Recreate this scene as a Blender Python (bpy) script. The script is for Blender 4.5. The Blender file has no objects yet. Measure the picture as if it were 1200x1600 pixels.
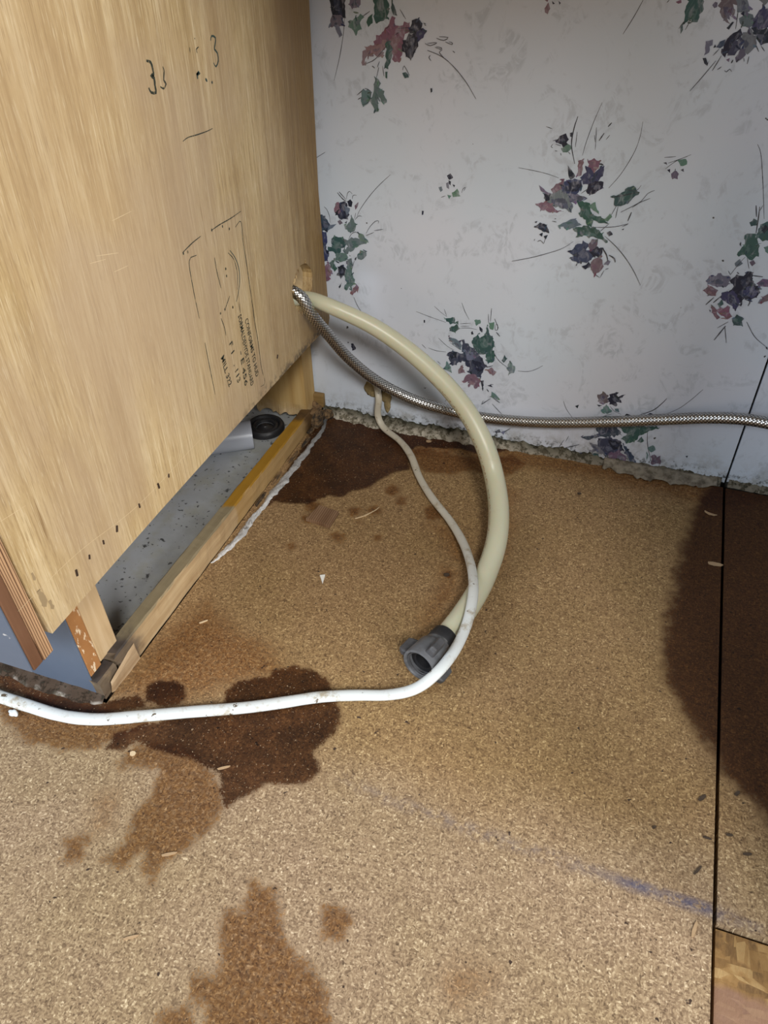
import bpy, bmesh, math, random
import numpy as np
from mathutils import Vector, Matrix
from mathutils.geometry import tessellate_polygon
random.seed(7)
rng = np.random.default_rng(7)
# ---------------------------------------------------------------- traced survey of the place (metres; 1e-4 m where integers)
CAM={"C":[0.35665,-0.80127,0.57531],"R":[[0.942703,0.333048,-0.019746],[-0.203176,0.620027,0.757816],[-0.264632,0.710384,-0.652169]],"f":1182.04}
PRINTS={"rose":[["n",189,4791,327,4793,313,4686,317,4613,286,4625,240,4624,193,4629,175,4695],["s",185,4622,286,4619,290,4558,219,4543,148,4541,167,4591],["s",211,4549,243,4550,269,4470,245,4453,224,4494],["l",309,4613,285,4464,233,4272,163,4071],["s",354,4723,418,4783,486,4784,452,4713,390,4688],["p",354,4578,433,4616,472,4648,502,4630,462,4581,475,4532,418,4475,397,4518,352,4541],["l",495,4630,572,4674],["g",555,4619,597,4651,592,4584,553,4553,539,4583],["g",629,4799,733,4801,753,4696,752,4619,699,4605,630,4585,616,4633],["g",792,4802,813,4721,842,4639,812,4656,790,4708],["l",872,4696,931,4620],["r",804,4638,819,4626,811,4572,863,4555,968,4588,968,4534,908,4484,885,4409,892,4348,861,4264,823,4269,800,4332,786,4406,749,4454,687,4415,663,4389,601,4381,635,4475,681,4477,728,4539,773,4571],["R",491,4339,570,4374,663,4364,692,4315,645,4300,600,4337,520,4302,502,4231,482,4217],["R",507,4371,663,4402,726,4441,709,4366,631,4338,553,4335],["g",741,4423,779,4431,793,4369,777,4305,737,4202,721,4214,731,4304,740,4367],["l",518,4238,614,4280,756,4417],["l",727,4533,773,4565],["l",818,4487,886,4526],["l",848,4543,968,4552],["n",968,4546,997,4607,1056,4620,1093,4592,1071,4549,1027,4518,975,4510],["n",908,4447,968,4498,1042,4518,1050,4464,1051,4403,1013,4364,976,4300,938,4324,900,4360],["i",1042,4518,1101,4544,1130,4533,1102,4478,1058,4446],["l",1148,4375,1298,4325,1419,4243,1543,4122,1648,3985],["l",1235,4476,1308,4460,1351,4486,1263,4489],["l",1125,4430,1177,4413,1243,4440,1147,4431],["l",1323,4449,1390,4429,1389,4445,1360,4450],["l",1222,4403,1281,4386,1288,4399,1236,4407],["l",1296,4381,1267,4361,1313,4320],["l",1179,4333,1164,4314,1187,4290],["l",1399,4378,1421,4364],["l",899,4196,915,4235,969,4154],["g",899,4170,930,4178,961,4140,922,4132],["l",651,4211,625,4119],["l",690,4225,704,4135],["g",721,4175,739,4176,735,4117,723,4123],["p",601,4131,640,4106,670,4015,723,3896,699,3895,644,3960,620,3945,625,3822,600,3814,563,3928,606,4012],["p",468,3978,526,4008,557,3982,547,3928,471,3855,458,3923],["l",410,3954,477,4005],["l",416,3914,458,3937],["l",494,4019,557,3996,538,3900,463,3868],["n",1188,4053,1203,4054,1204,4025,1192,4017],["l",581,4221,611,4203],["l",660,4263,635,4210],["l",1107,4592,1129,4589],["l",1115,4581,1133,4575]],"sprig":[["n",1385,3248,1416,3270,1444,3234,1408,3212],["n",1404,3202,1425,3194,1420,3155,1405,3173],["n",1445,3167,1472,3159,1463,3139],["s",1378,3171,1398,3182,1407,3115,1385,3132],["s",1295,3125,1327,3133,1338,3099,1318,3081],["p",1444,3079,1495,3122,1529,3057,1456,3041],["p",1393,3055,1435,3048,1415,3017],["l",1548,3088,1557,3128,1587,3150,1568,3109],["l",1324,3023,1372,3043],["n",1114,2862,1131,2863,1127,2822,1114,2820],["l",1638,3577,1643,3571]],"spray":[["L",127,2966,186,2904,232,2880],["L",148,2977,228,2899],["r",83,2789,97,2839,130,2861,155,2825,177,2749,142,2711,101,2732,81,2759],["n",157,2854,205,2873,235,2832,242,2765,232,2685,162,2678,89,2721,101,2737,154,2727,168,2777],["s",204,2839,265,2806,253,2766,230,2734,211,2791],["n",243,2881,276,2903,301,2877,288,2832,256,2834],["l",234,2909,248,2967,275,2993,305,2967],["l",303,2915,315,2954,357,2958],["m",331,2841,375,2884,362,2844,334,2803],["l",352,2732,392,2808,491,2942,619,3083,755,3207],["l",323,2685,368,2733,410,2733],["l",337,2764,318,2694],["l",-313,3182,-199,3255,10,3379],["m",111,2649,145,2662,170,2635,136,2616],["n",198,2642,226,2665,219,2635],["p",195,2602,246,2637,282,2720,337,2637,318,2585,257,2543,204,2573],["i",-139,2718,-43,2688,-1,2602,13,2563,-34,2528,-133,2528],["s",15,2594,93,2615,35,2566,-22,2529],["l",-46,2796,-15,2770,12,2703,17,2624],["i",-134,2518,-47,2496,-40,2435,-71,2328,-37,2258,-60,2170,-107,2159,-139,2320],["g",-31,2332,54,2352,24,2411,61,2467,159,2457,212,2422,176,2366,128,2309,70,2265,44,2299,-28,2296],["p",180,2439,324,2475,389,2471,453,2458,342,2395,251,2322,194,2285,162,2312,231,2372],["p",359,2544,412,2525,453,2468,485,2451,388,2456],["l",236,2455,272,2520,327,2551,359,2534],["l",456,2549,501,2624,567,2694,609,2704,603,2674],["l",455,2524,553,2570],["l",553,2590,659,2615],["p",58,2248,194,2295,201,2222,109,2179,53,2184,79,2229],["g",-17,2143,44,2204,28,2138,70,2089,33,2052,-9,2101],["p",342,2281,383,2332,443,2334,441,2292,379,2238,346,2239],["n",77,2111,152,2142,183,2092,156,2023,108,1979,64,2001,101,2049],["p",199,2190,257,2229,264,2155,239,2088,206,2105],["p",182,2081,240,2120,259,2047,289,1975,281,1930,237,1846,217,1899,168,1831,152,1846,191,1929,170,1959],["n",301,2234,325,2263,318,2231,306,2213],["l",295,2212,255,2090],["r",-116,2044,-33,2152,-20,2100,8,2016,-26,2012,-42,1955,-85,1916,-109,1979],["n",78,1859,122,1920,102,1873,83,1843],["r",223,1794,309,1922,330,1892,315,1812,300,1854,246,1786],["l",267,1755,308,1652,378,1541]],"center":[["l",2735,3546,2753,3668,2796,3851,2846,4016],["L",2642,3886,2621,3784,2617,3636,2672,3465],["l",3032,3266,3124,3405,3208,3598,3238,3746,3238,3878],["l",2122,3386,2292,3369,2423,3349,2535,3321],["l",2828,3803,2841,3686,2847,3606],["L",2870,3688,2907,3758],["l",2934,3703,2962,3745],["L",2933,3815,2962,3852],["l",2821,3735,2837,3674],["l",2655,3753,2657,3616],["l",2352,3781,2415,3765],["n",2472,3661,2503,3703,2549,3729,2580,3679,2559,3655,2512,3640],["n",2526,3630,2559,3655,2587,3634,2541,3607],["p",2524,3595,2587,3634,2616,3601,2583,3570,2546,3567],["l",2435,3658,2477,3672],["l",2439,3629,2423,3605,2443,3595],["l",2465,3569,2490,3569],["l",2523,3554,2532,3531],["l",2595,3571,2617,3549],["l",2463,3631,2521,3618],["n",2591,3737,2608,3744,2608,3704,2595,3709],["r",2705,3497,2741,3505,2753,3423,2750,3363,2712,3360,2722,3421],["r",2803,3498,2850,3516,2906,3506,2897,3446,2869,3397,2811,3452],["n",2612,3448,2644,3403,2689,3352,2655,3319,2632,3353],["i",2786,3450,2826,3429,2870,3385,2934,3449,2953,3468,2951,3379,2917,3329,2859,3299,2785,3293,2753,3339,2785,3378],["n",2836,3285,2894,3315,2974,3315,2970,3266,2920,3231,2862,3202,2827,3223],["r",2479,3205,2524,3259,2594,3308,2576,3251,2570,3201,2510,3164],["s",2414,3156,2510,3164,2595,3203,2665,3159,2703,3074,2699,3010,2617,3041,2511,3056,2436,3081],["s",2651,3170,2739,3178,2832,3149,2739,3090,2678,3110],["i",2576,3251,2620,3298,2757,3315,2770,3267,2735,3203,2662,3184,2595,3203],["n",2642,3281,2745,3308,2765,3261,2721,3214,2671,3210],["l",2729,3159,2804,3165,2844,3150],["l",2775,3194,2842,3249],["s",2346,3237,2416,3187,2484,3162,2433,3157,2378,3184],["n",2414,3156,2472,3154,2466,3103,2436,3081],["r",2340,3053,2418,3067,2498,3055,2543,3008,2635,3004,2519,2993,2399,3001],["g",2760,3118,2839,3106,2887,3041,2920,2993,3040,2960,3076,2932,3019,2933,2927,2949,2931,2878,2883,2899,2833,2972,2777,3005,2803,3046],["p",2874,3084,2925,3120,2974,3011,2924,3045],["p",3041,2954,3092,3023,3109,2999,3079,2952],["p",2602,2858,2687,2906,2749,2931,2819,2893,2733,2858,2684,2833],["g",2764,2828,2848,2876,2939,2873,3039,2811,3110,2733,3033,2771,2965,2790,2873,2793,2786,2764,2806,2806],["l",2964,2875,3151,2901,3282,2946],["l",3016,2835,3096,2928],["l",3226,2909,3277,2939],["n",3092,2836,3115,2852,3146,2822,3117,2804],["n",3230,2883,3248,2892,3244,2878],["g",3077,3184,3146,3215,3219,3282,3278,3293,3322,3255,3271,3201,3232,3149,3176,3113,3112,3125,3115,3181],["L",3077,3184,3160,3204,3310,3254],["l",3209,3269,3295,3264,3333,3322],["l",3188,3051,3276,3109,3362,3173,3407,3250,3466,3285],["l",3289,3105,3352,3160,3440,3207],["l",3148,2990,3153,3104],["l",3101,3011,3139,3115],["L",3271,2971,3291,3061],["n",2360,2819,2402,2864,2464,2843,2500,2767,2451,2789,2402,2804],["n",2409,2744,2440,2767,2438,2727],["n",2458,2729,2496,2747,2481,2704],["n",2347,2871,2373,2881,2362,2860],["l",2397,2668,2429,2685,2466,2655,2473,2710],["l",2547,2924,2560,2923],["l",2524,2896,2571,2891],["l",2362,2674,2367,2692],["l",2145,2425,2348,2489,2545,2567,2672,2630,2768,2709],["l",3073,2801,3213,2697,3337,2577,3438,2452,3518,2330],["i",2729,2602,2791,2637,2871,2720,2913,2704,2899,2622,2964,2629,2998,2578,2953,2532,2877,2502,2765,2538,2801,2569],["n",2938,2626,2996,2673,3063,2667,3061,2599,2998,2578],["m",2928,2693,2958,2749,3009,2755,3007,2688,2949,2641],["r",2981,2480,3016,2553,3063,2586,3106,2481,3087,2437,3042,2389,3000,2440],["n",2898,2456,2956,2512,2981,2480,2935,2432],["n",2830,2462,2844,2498,2837,2456],["s",3116,2503,3147,2555,3175,2544,3155,2504],["L",3067,2681,3125,2607,3149,2541],["L",3150,2610,3207,2582,3224,2543],["l",3100,2361,3126,2442],["l",3137,2457,3168,2468],["l",3042,2389,3093,2360]],"sprig2":[["l",3492,3584,3592,3600],["l",3522,3484,3601,3559,3723,3627],["l",3537,3537,3693,3608],["p",3616,3568,3682,3582,3700,3541,3652,3525],["n",3493,3537,3518,3544,3531,3524],["n",3541,3477,3565,3487,3572,3453],["n",3661,3486,3683,3500,3693,3471],["m",3591,3446,3611,3474,3648,3450,3649,3407,3606,3403],["l",3612,3494,3613,3474]],"drop":[["r",2229,4732,2252,4775,2271,4733,2257,4694,2235,4708],["n",2284,4790,2312,4769,2296,4766],["n",2343,4791,2362,4777,2355,4763],["l",2935,4560,3001,4687,3057,4813],["r",2206,4807,2256,4811,2243,4785]],"corner":[["g",3415,4843,3543,4846,3553,4763,3533,4702,3524,4671,3500,4671,3481,4707,3460,4691,3446,4663,3427,4656,3428,4711],["g",3400,4637,3413,4656,3424,4607,3417,4578],["l",3391,4615,3418,4665],["l",3445,4607,3467,4664],["r",3325,4803,3363,4819,3370,4801,3347,4794],["l",3253,4798,3270,4817],["m",3624,4788,3636,4809,3654,4804,3657,4777,3642,4770],["m",3673,4848,3804,4851,3813,4792,3772,4797,3819,4697,3781,4738,3746,4743,3782,4660,3745,4695,3698,4748],["s",3804,4851,3850,4852,3915,4771,3887,4741,3831,4751],["l",3831,4751,3835,4710,3845,4625],["p",3858,4698,3900,4741,3944,4724,3972,4671,3946,4646,3890,4657],["n",3855,4734,3877,4752,3887,4717],["i",3965,4695,4019,4785,4089,4746,4116,4651,4013,4642,3977,4653],["s",3955,4848,4058,4850,4022,4797],["n",3977,4629,4123,4627,4117,4536,4079,4528,4034,4570],["s",3911,4578,3944,4628,4017,4581,4031,4508,3985,4456,3934,4492],["n",3790,4525,3841,4588,3885,4623,3901,4590,3864,4552,3854,4514,3846,4464,3815,4425,3785,4449],["i",3854,4514,3901,4565,3934,4542,3909,4485,3880,4440,3841,4432],["i",3729,4491,3747,4529,3785,4543,3781,4506,3758,4486],["n",3776,4629,3805,4673,3818,4676,3792,4621],["s",3638,4526,3680,4537,3688,4505,3666,4495,3674,4451,3647,4431,3642,4482],["n",3639,4405,3660,4406,3684,4368,3696,4401,3685,4349,3663,4367],["n",3704,4484,3711,4509,3723,4491],["m",3899,4421,3921,4467,3958,4480,3968,4443,3936,4410,3917,4390],["m",3829,4400,3853,4413,3853,4385],["L",3876,4376,3883,4402],["l",3975,4393,3965,4418],["l",4004,4375,4002,4432],["L",3916,4384,3926,4410],["l",3590,4149,3667,4263,3748,4390],["l",3736,4312,3760,4371,3783,4430],["l",3775,4323,3804,4346],["l",3836,4319,3855,4310,3874,4331,3897,4312],["l",3714,4427,3753,4479],["l",4069,4469,4036,4514],["l",4114,4474,4077,4510]],"edge":[["l",4261,3754,4311,3677,4395,3442,4501,3112],["L",4397,3228,4430,3124],["L",4432,3219,4451,3100,4468,2973],["l",4455,3233,4441,3176],["g",4387,3068,4414,3103,4448,3087,4447,3049,4408,3038],["g",4478,2961,4494,3053,4557,3085,4612,2936,4545,2915,4491,2936],["n",4501,3028,4527,3063,4563,3022,4539,2980],["g",4380,2937,4424,2955,4460,2959,4515,2872,4548,2755,4501,2722,4442,2756,4414,2767,4373,2735,4363,2747,4399,2846],["p",4576,2852,4619,2871,4649,2767],["p",4360,2664,4394,2703,4427,2673,4388,2633],["l",4348,2544,4394,2655,4435,2735],["l",4318,2583,4348,2544],["l",4455,2731,4500,2626],["m",4491,2694,4517,2711,4542,2686,4520,2656],["s",4144,2454,4165,2500,4259,2540,4350,2509,4371,2454,4316,2418,4237,2422,4168,2435],["n",4364,2482,4411,2545,4476,2539,4500,2591,4540,2582,4545,2519,4585,2468,4657,2434,4644,2346,4603,2311,4533,2331,4527,2257,4470,2322,4405,2372,4416,2431],["i",4321,2346,4402,2386,4470,2322,4506,2239,4492,2192,4426,2243,4352,2277],["i",4506,2429,4576,2452,4641,2403,4607,2341,4538,2361],["L",4402,2579,4426,2561],["L",4595,2244,4600,2296,4545,2311],["L",4546,2562,4647,2560],["r",4142,2352,4177,2400,4270,2369,4263,2316,4198,2315],["m",4617,2486,4654,2533,4719,2527,4735,2473,4637,2460],["r",4687,2286,4706,2354,4754,2404,4762,2333,4711,2290],["L",4198,2203,4256,2293],["L",4264,2235,4322,2317],["g",4312,2227,4338,2282,4363,2234,4342,2186],["r",4258,2204,4301,2165,4362,2083,4347,2062,4283,2132],["r",4316,2160,4407,2218,4461,2112,4442,2082,4364,2129],["g",4494,2087,4520,2136,4589,2101,4594,2033,4522,2030],["l",4371,1968,4457,2051],["L",4443,2002,4373,1827],["l",4438,1994,4498,1815],["l",4628,2076,4749,1925,4897,1823],["n",4884,1821,4898,1831,4907,1801],["n",4353,2854,4356,2881,4372,2830],["n",4243,2157,4258,2151,4262,2126]],"low":[["m",3312,917,3356,991,3416,965,3430,882,3390,836,3329,863],["n",3424,919,3468,984,3526,1014,3505,954,3607,1001,3539,941,3579,892,3515,899,3526,834,3460,850],["n",3313,811,3377,814,3341,792],["p",3382,737,3415,831,3491,759,3450,716],["p",3525,795,3564,803,3580,757,3538,768],["l",3464,822,3522,765,3608,734],["l",3380,648,3498,718],["n",3644,712,3669,752,3727,738,3709,705],["s",3506,674,3535,694,3601,683],["L",3809,764,3946,859,4018,958,4062,1041],["l",4092,831,4220,941,4324,1082,4408,1224],["n",3884,780,3924,816,3991,791],["l",2924,785,2970,685,3061,574],["n",3070,744,3107,771,3098,721],["i",3207,318,3312,351,3402,411,3334,529,3461,555,3594,543,3660,446,3537,399,3407,382,3286,304],["i",3414,342,3538,389,3660,354,3713,241,3641,183,3535,117,3417,217],["s",3298,275,3414,238,3535,117,3427,156,3329,134,3370,196],["m",3576,169,3685,214,3763,148,3750,38,3693,-19,3585,21],["n",3529,346,3660,354,3690,278,3617,220],["i",3714,325,3776,256,3858,169,3915,44,3819,118,3752,208],["g",3606,566,3713,598,3805,617,4070,639,3943,566,3860,499,3817,388,3742,351,3669,397,3736,472],["g",3856,397,3897,477,3924,422,3897,395],["l",3945,557,3980,383,4066,154],["p",3999,326,4045,377,4080,323,4048,285],["p",3992,283,4019,227,4020,143],["m",4054,214,4087,253,4120,208,4152,247,4175,137,4125,146,4092,107],["g",3279,69,3433,119,3450,12,3328,27],["l",2934,56,3005,243],["l",3026,216,3053,306],["l",2873,193,2945,177],["L",3030,121,3103,158,3198,211],["L",3142,60,3155,127],["n",4433,311,4454,322,4453,295],["n",4317,212,4328,214,4324,197],["r",3447,32,3545,55,3568,17,3470,-5],["n",3208,86,3274,101,3253,70],["n",2984,78,3061,85,3030,56]],"iris":[["l",1055,1678,1224,1635,1428,1592],["l",1279,1777,1367,1708,1440,1666],["l",1401,1757,1432,1680],["l",1608,1866,1648,1770,1707,1668],["l",1600,1600,1727,1626],["l",1609,1568,1715,1587],["l",1603,1540,1702,1562,1809,1556],["g",1412,1640,1526,1664,1535,1605,1479,1582],["g",1474,1520,1558,1586,1596,1539,1540,1492,1482,1499],["g",1549,1615,1577,1634,1579,1582],["p",1773,1670,1836,1680,1838,1643,1798,1607],["n",1834,1602,1871,1573,1871,1532,1844,1554],["n",1740,1508,1753,1532,1770,1492,1746,1486],["n",1155,1582,1167,1584,1167,1550,1155,1549],["l",1340,1376,1454,1284,1544,1244],["l",1134,1257,1188,1210],["l",1217,1222,1323,1200,1442,1203],["l",1488,1337,1571,1288,1616,1263],["g",1761,1396,1820,1489,1851,1441,1917,1512,1930,1634,1945,1517,1989,1493,2026,1377,2003,1311,1934,1268,1836,1236,1786,1338],["g",1940,1285,2031,1315,2037,1191,1972,1140,1948,1176],["s",1471,1404,1537,1392,1611,1372,1630,1266,1570,1303,1495,1362],["i",1639,1392,1714,1342,1788,1307,1898,1167,1946,1096,1909,1008,1884,938,1779,953,1718,991,1759,1047,1697,1117,1622,1145,1582,1049,1514,1054,1479,1193,1530,1225,1634,1203,1676,1226,1651,1300],["n",1783,1148,1871,1131,1914,1042,1865,1001,1818,1041],["s",1659,1270,1748,1253,1810,1184,1739,1141],["n",1494,1196,1574,1217,1562,1159,1520,1104],["l",1930,1774,1941,1666],["l",1962,1851,1961,1683],["l",2006,1727,2064,1610],["p",1948,1667,2003,1682,1996,1585,1968,1595],["L",2040,1561,2085,1516],["l",2019,1648,2046,1659,2051,1593,2024,1589,2022,1645],["r",1614,989,1656,1046,1682,969,1616,940],["r",1681,836,1721,926,1794,955,1886,906,1877,804,1835,763,1787,821,1752,773,1756,849],["r",1965,1042,2020,1084,2074,1037,2042,983,1995,1023],["n",1902,884,1931,897,1933,747],["L",1899,1152,1961,1090,2031,1118],["l",2017,1313,2097,1201,2218,1119],["g",2139,1208,2161,1282,2193,1241,2155,1187],["p",2211,1117,2239,1201,2293,1155,2287,1067,2239,1042],["l",2341,1100,2459,1113,2552,1161,2622,1220],["p",1435,975,1461,1077,1509,1004,1518,948],["n",1326,1071,1388,1024,1357,1052],["n",1255,860,1349,809,1412,736,1382,730,1287,798],["l",1458,502,1523,645],["l",1618,568,1619,472],["n",1987,833,2023,848,2053,828],["L",2022,856,2058,862],["L",1983,782,2008,748],["p",2035,682,2044,751,2091,726,2148,661,2081,665],["L",1931,550,2037,657],["L",2081,665,2158,620],["l",2064,585,2202,455],["l",1931,550,1950,614],["n",2134,174,2191,222,2209,189,2150,159],["L",2225,175,2323,268],["s",2209,189,2252,217,2243,151]],"specks":[["n",199,1115,225,1119,248,1042,207,1021],["n",147,1134,168,1132,152,1113],["n",1153,1573,1167,1575,1168,1550],["n",1170,646,1200,657,1190,638],["n",1038,361,1054,364,1054,334],["n",1705,138,1735,150,1726,127],["n",16,976,32,965,20,949]]}
STAINS=[["dark",-296,45,227,45,966,38,1873,-57,2385,-85,2104,-306,1798,-260,1517,-321,1229,-370,1115,-525,1213,-694,1240,-881,1079,-1002,957,-1203,909,-1389,727,-1500,678,-1669,507,-1674,317,-1887,223,-1918,-68,-1976,-158,-2202,-168,-1569,-238,-738],["mid",1124,-448,1536,-388,1883,-420,2412,-206,2600,-329,2429,-657,2025,-653,1742,-814,1422,-849],["dark",-7,-5445,-21,-5283,172,-5128,428,-4958,732,-4748,726,-4678,686,-4544,783,-4412,994,-4303,1012,-4203,1165,-4104,1399,-4112,1561,-4188,1649,-4293,1796,-4425,1820,-4591,1763,-4745,1707,-4895,1840,-5040,1780,-5194,1449,-5295,1326,-5456,1231,-5604,1139,-5490,1030,-5346,750,-5285,387,-5311,194,-5310,142,-5426],["dark",-39,-4750,43,-4661,233,-4636,350,-4694,384,-4830,247,-4934,49,-4907],["mid",220,-5301,144,-5522,214,-5624,334,-5521,539,-5451,631,-5693,511,-5879,623,-6089,547,-6274,706,-6296,799,-6135,966,-6306,1047,-6303,1002,-6143,1121,-5919,1175,-5764,1231,-5604,1084,-5389,702,-5204],["mid",178,-6215,316,-6157,391,-6301,321,-6403,281,-6365],["soft",165,-5823,316,-5771,452,-6012,362,-6097],["mid",-1363,-5347,-1005,-5513,-710,-5617,-395,-5589,-98,-5456,104,-5274,246,-5089,-158,-5085,-936,-5165],["mid",1680,-6011,1781,-6075,1890,-6028,1993,-6169,2093,-6294,2239,-6396,2376,-6433,2499,-6554,2662,-6673,2879,-6889,1968,-7206,1771,-6886,1664,-6844,1614,-6759,1681,-6703,1759,-6709,1723,-6553,1630,-6431,1632,-6293,1764,-6247,1714,-6098],["mid",1490,-7003,1571,-6935,1676,-6907,1789,-6976,1857,-7174,1626,-7254],["mid",2305,-6038,2407,-5979,2491,-6066,2466,-6187,2367,-6208],["soft",3200,-6210,3230,-6075,3438,-6003,3555,-6025,3554,-6208,3459,-6261,3388,-6325,3258,-6331],["big",4787,109,4626,-514,4494,-1352,4457,-2063,4395,-2533,4393,-2827,4441,-3104,4523,-3324,4641,-3477,4778,-3689,4902,-3873,5000,-4025,5368,-4384,6246,-4083,6898,862],["soft",-338,32,1517,-20,3963,44,4934,65,5851,9,4873,-553,3853,-391,2851,-385,1652,-495,809,-550],["soft",-288,-4947,-277,-4268,-35,-3557,221,-3751,740,-3927,1124,-4086,1060,-4303,675,-4585,227,-4955],["dark",-1973,-5004,-1506,-5010,-812,-5049,-309,-5064,-63,-4871,98,-4963,-290,-5187,-655,-5253,-1325,-5221,-1748,-5249],["soft",2105,-2351,2326,-2380,2392,-2750,2332,-3135,2200,-3353,2065,-3135,2147,-2736],["soft",1793,-1798,2055,-1654,2349,-2060,2346,-2322,2049,-2159],["soft",2470,-842,2627,-919,2737,-1714,2714,-2251,2672,-2366,2612,-1643],["mid",349,-2143,394,-2100,469,-2123,485,-2202,418,-2224],["mid",273,-1864,343,-1796,458,-1833,482,-1958,379,-1992],["mid",789,-2277,846,-2224,935,-2251,950,-2347,868,-2374],["mid",815,-1828,868,-1778,951,-1805,965,-1898,889,-1923],["mid",1054,-1738,1096,-1699,1159,-1720,1169,-1793,1109,-1813],["mid",1089,-1318,1163,-1247,1275,-1288,1291,-1421,1186,-1455],["mid",963,-1983,993,-1956,1038,-1970,1045,-2020,1003,-2034],["mid",1270,-1463,1318,-1417,1391,-1443,1401,-1530,1332,-1552],["mid",1259,-2167,1293,-2136,1345,-2152,1352,-2210,1303,-2226],["mid",2169,-2498,2208,-2463,2262,-2481,2265,-2542,2211,-2560],["mid",389,-2614,428,-2579,490,-2596,503,-2660,447,-2679],["mid",1676,-1516,1762,-1436,1884,-1482,1894,-1629,1776,-1668]]
CHALK=[[0.1942,-0.5036],[0.2412,-0.5086],[0.3168,-0.5126],[0.3866,-0.5135],[0.4429,-0.514],[0.4919,-0.5146],[0.5302,-0.5164]]
PATHS={"drain":[[-0.05,-0.066,0.19],[0.002,-0.0781,0.2051],[0.025,-0.083,0.2036],[0.0485,-0.08,0.1949],[0.077,-0.076,0.1825],[0.1067,-0.075,0.1662],[0.1383,-0.079,0.1478],[0.1714,-0.088,0.1267],[0.2006,-0.102,0.1047],[0.2236,-0.117,0.0788],[0.239,-0.1307,0.052],[0.2539,-0.1644,0.036],[0.2622,-0.2026,0.024],[0.2626,-0.2394,0.0155],[0.2594,-0.2778,0.0125],[0.2525,-0.3138,0.012],[0.2443,-0.3466,0.0125]],"braid":[[-0.05,-0.099,0.232],[0.002,-0.0978,0.2183],[0.0128,-0.097,0.1985],[0.0243,-0.079,0.1649],[0.0391,-0.056,0.1237],[0.0676,-0.036,0.0856],[0.1091,-0.022,0.0591],[0.1537,-0.015,0.0474],[0.2027,-0.0115,0.0435],[0.2739,-0.01,0.0505],[0.3479,-0.01,0.0666],[0.4166,-0.011,0.0849],[0.4556,-0.013,0.0958],[0.4869,-0.018,0.1037],[0.5148,-0.025,0.108],[0.548,-0.035,0.1108]],"cable":[[0.0375,0.02,0.0541],[0.0537,-0.002,0.056],[0.0596,-0.012,0.0427],[0.0575,-0.013,0.0201],[0.0676,-0.0195,0.006],[0.0981,-0.0411,0.0055],[0.1214,-0.0672,0.0055],[0.1443,-0.1052,0.0055],[0.1707,-0.139,0.0055],[0.2007,-0.1706,0.006],[0.2246,-0.2044,0.01],[0.244,-0.2454,0.02],[0.2566,-0.2835,0.0285],[0.2617,-0.3132,0.0285],[0.2626,-0.3401,0.026],[0.2596,-0.3699,0.027],[0.2516,-0.396,0.026],[0.2361,-0.4109,0.015],[0.2128,-0.4192,0.007],[0.188,-0.4268,0.006],[0.1559,-0.4398,0.006],[0.1257,-0.4565,0.006],[0.0955,-0.4724,0.006],[0.0541,-0.4907,0.006],[0.0133,-0.5094,0.006],[-0.0226,-0.525,0.006],[-0.0549,-0.5317,0.006],[-0.0881,-0.5331,0.007],[-0.1156,-0.5337,0.008],[-0.1487,-0.533,0.008],[-0.1832,-0.5371,0.006]],"fit":[[0.2443,-0.3466,0.0125],[0.2391,-0.3674,0.014],[0.228,-0.4008,0.0165],[0.2339,-0.381,0.016]]}
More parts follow.
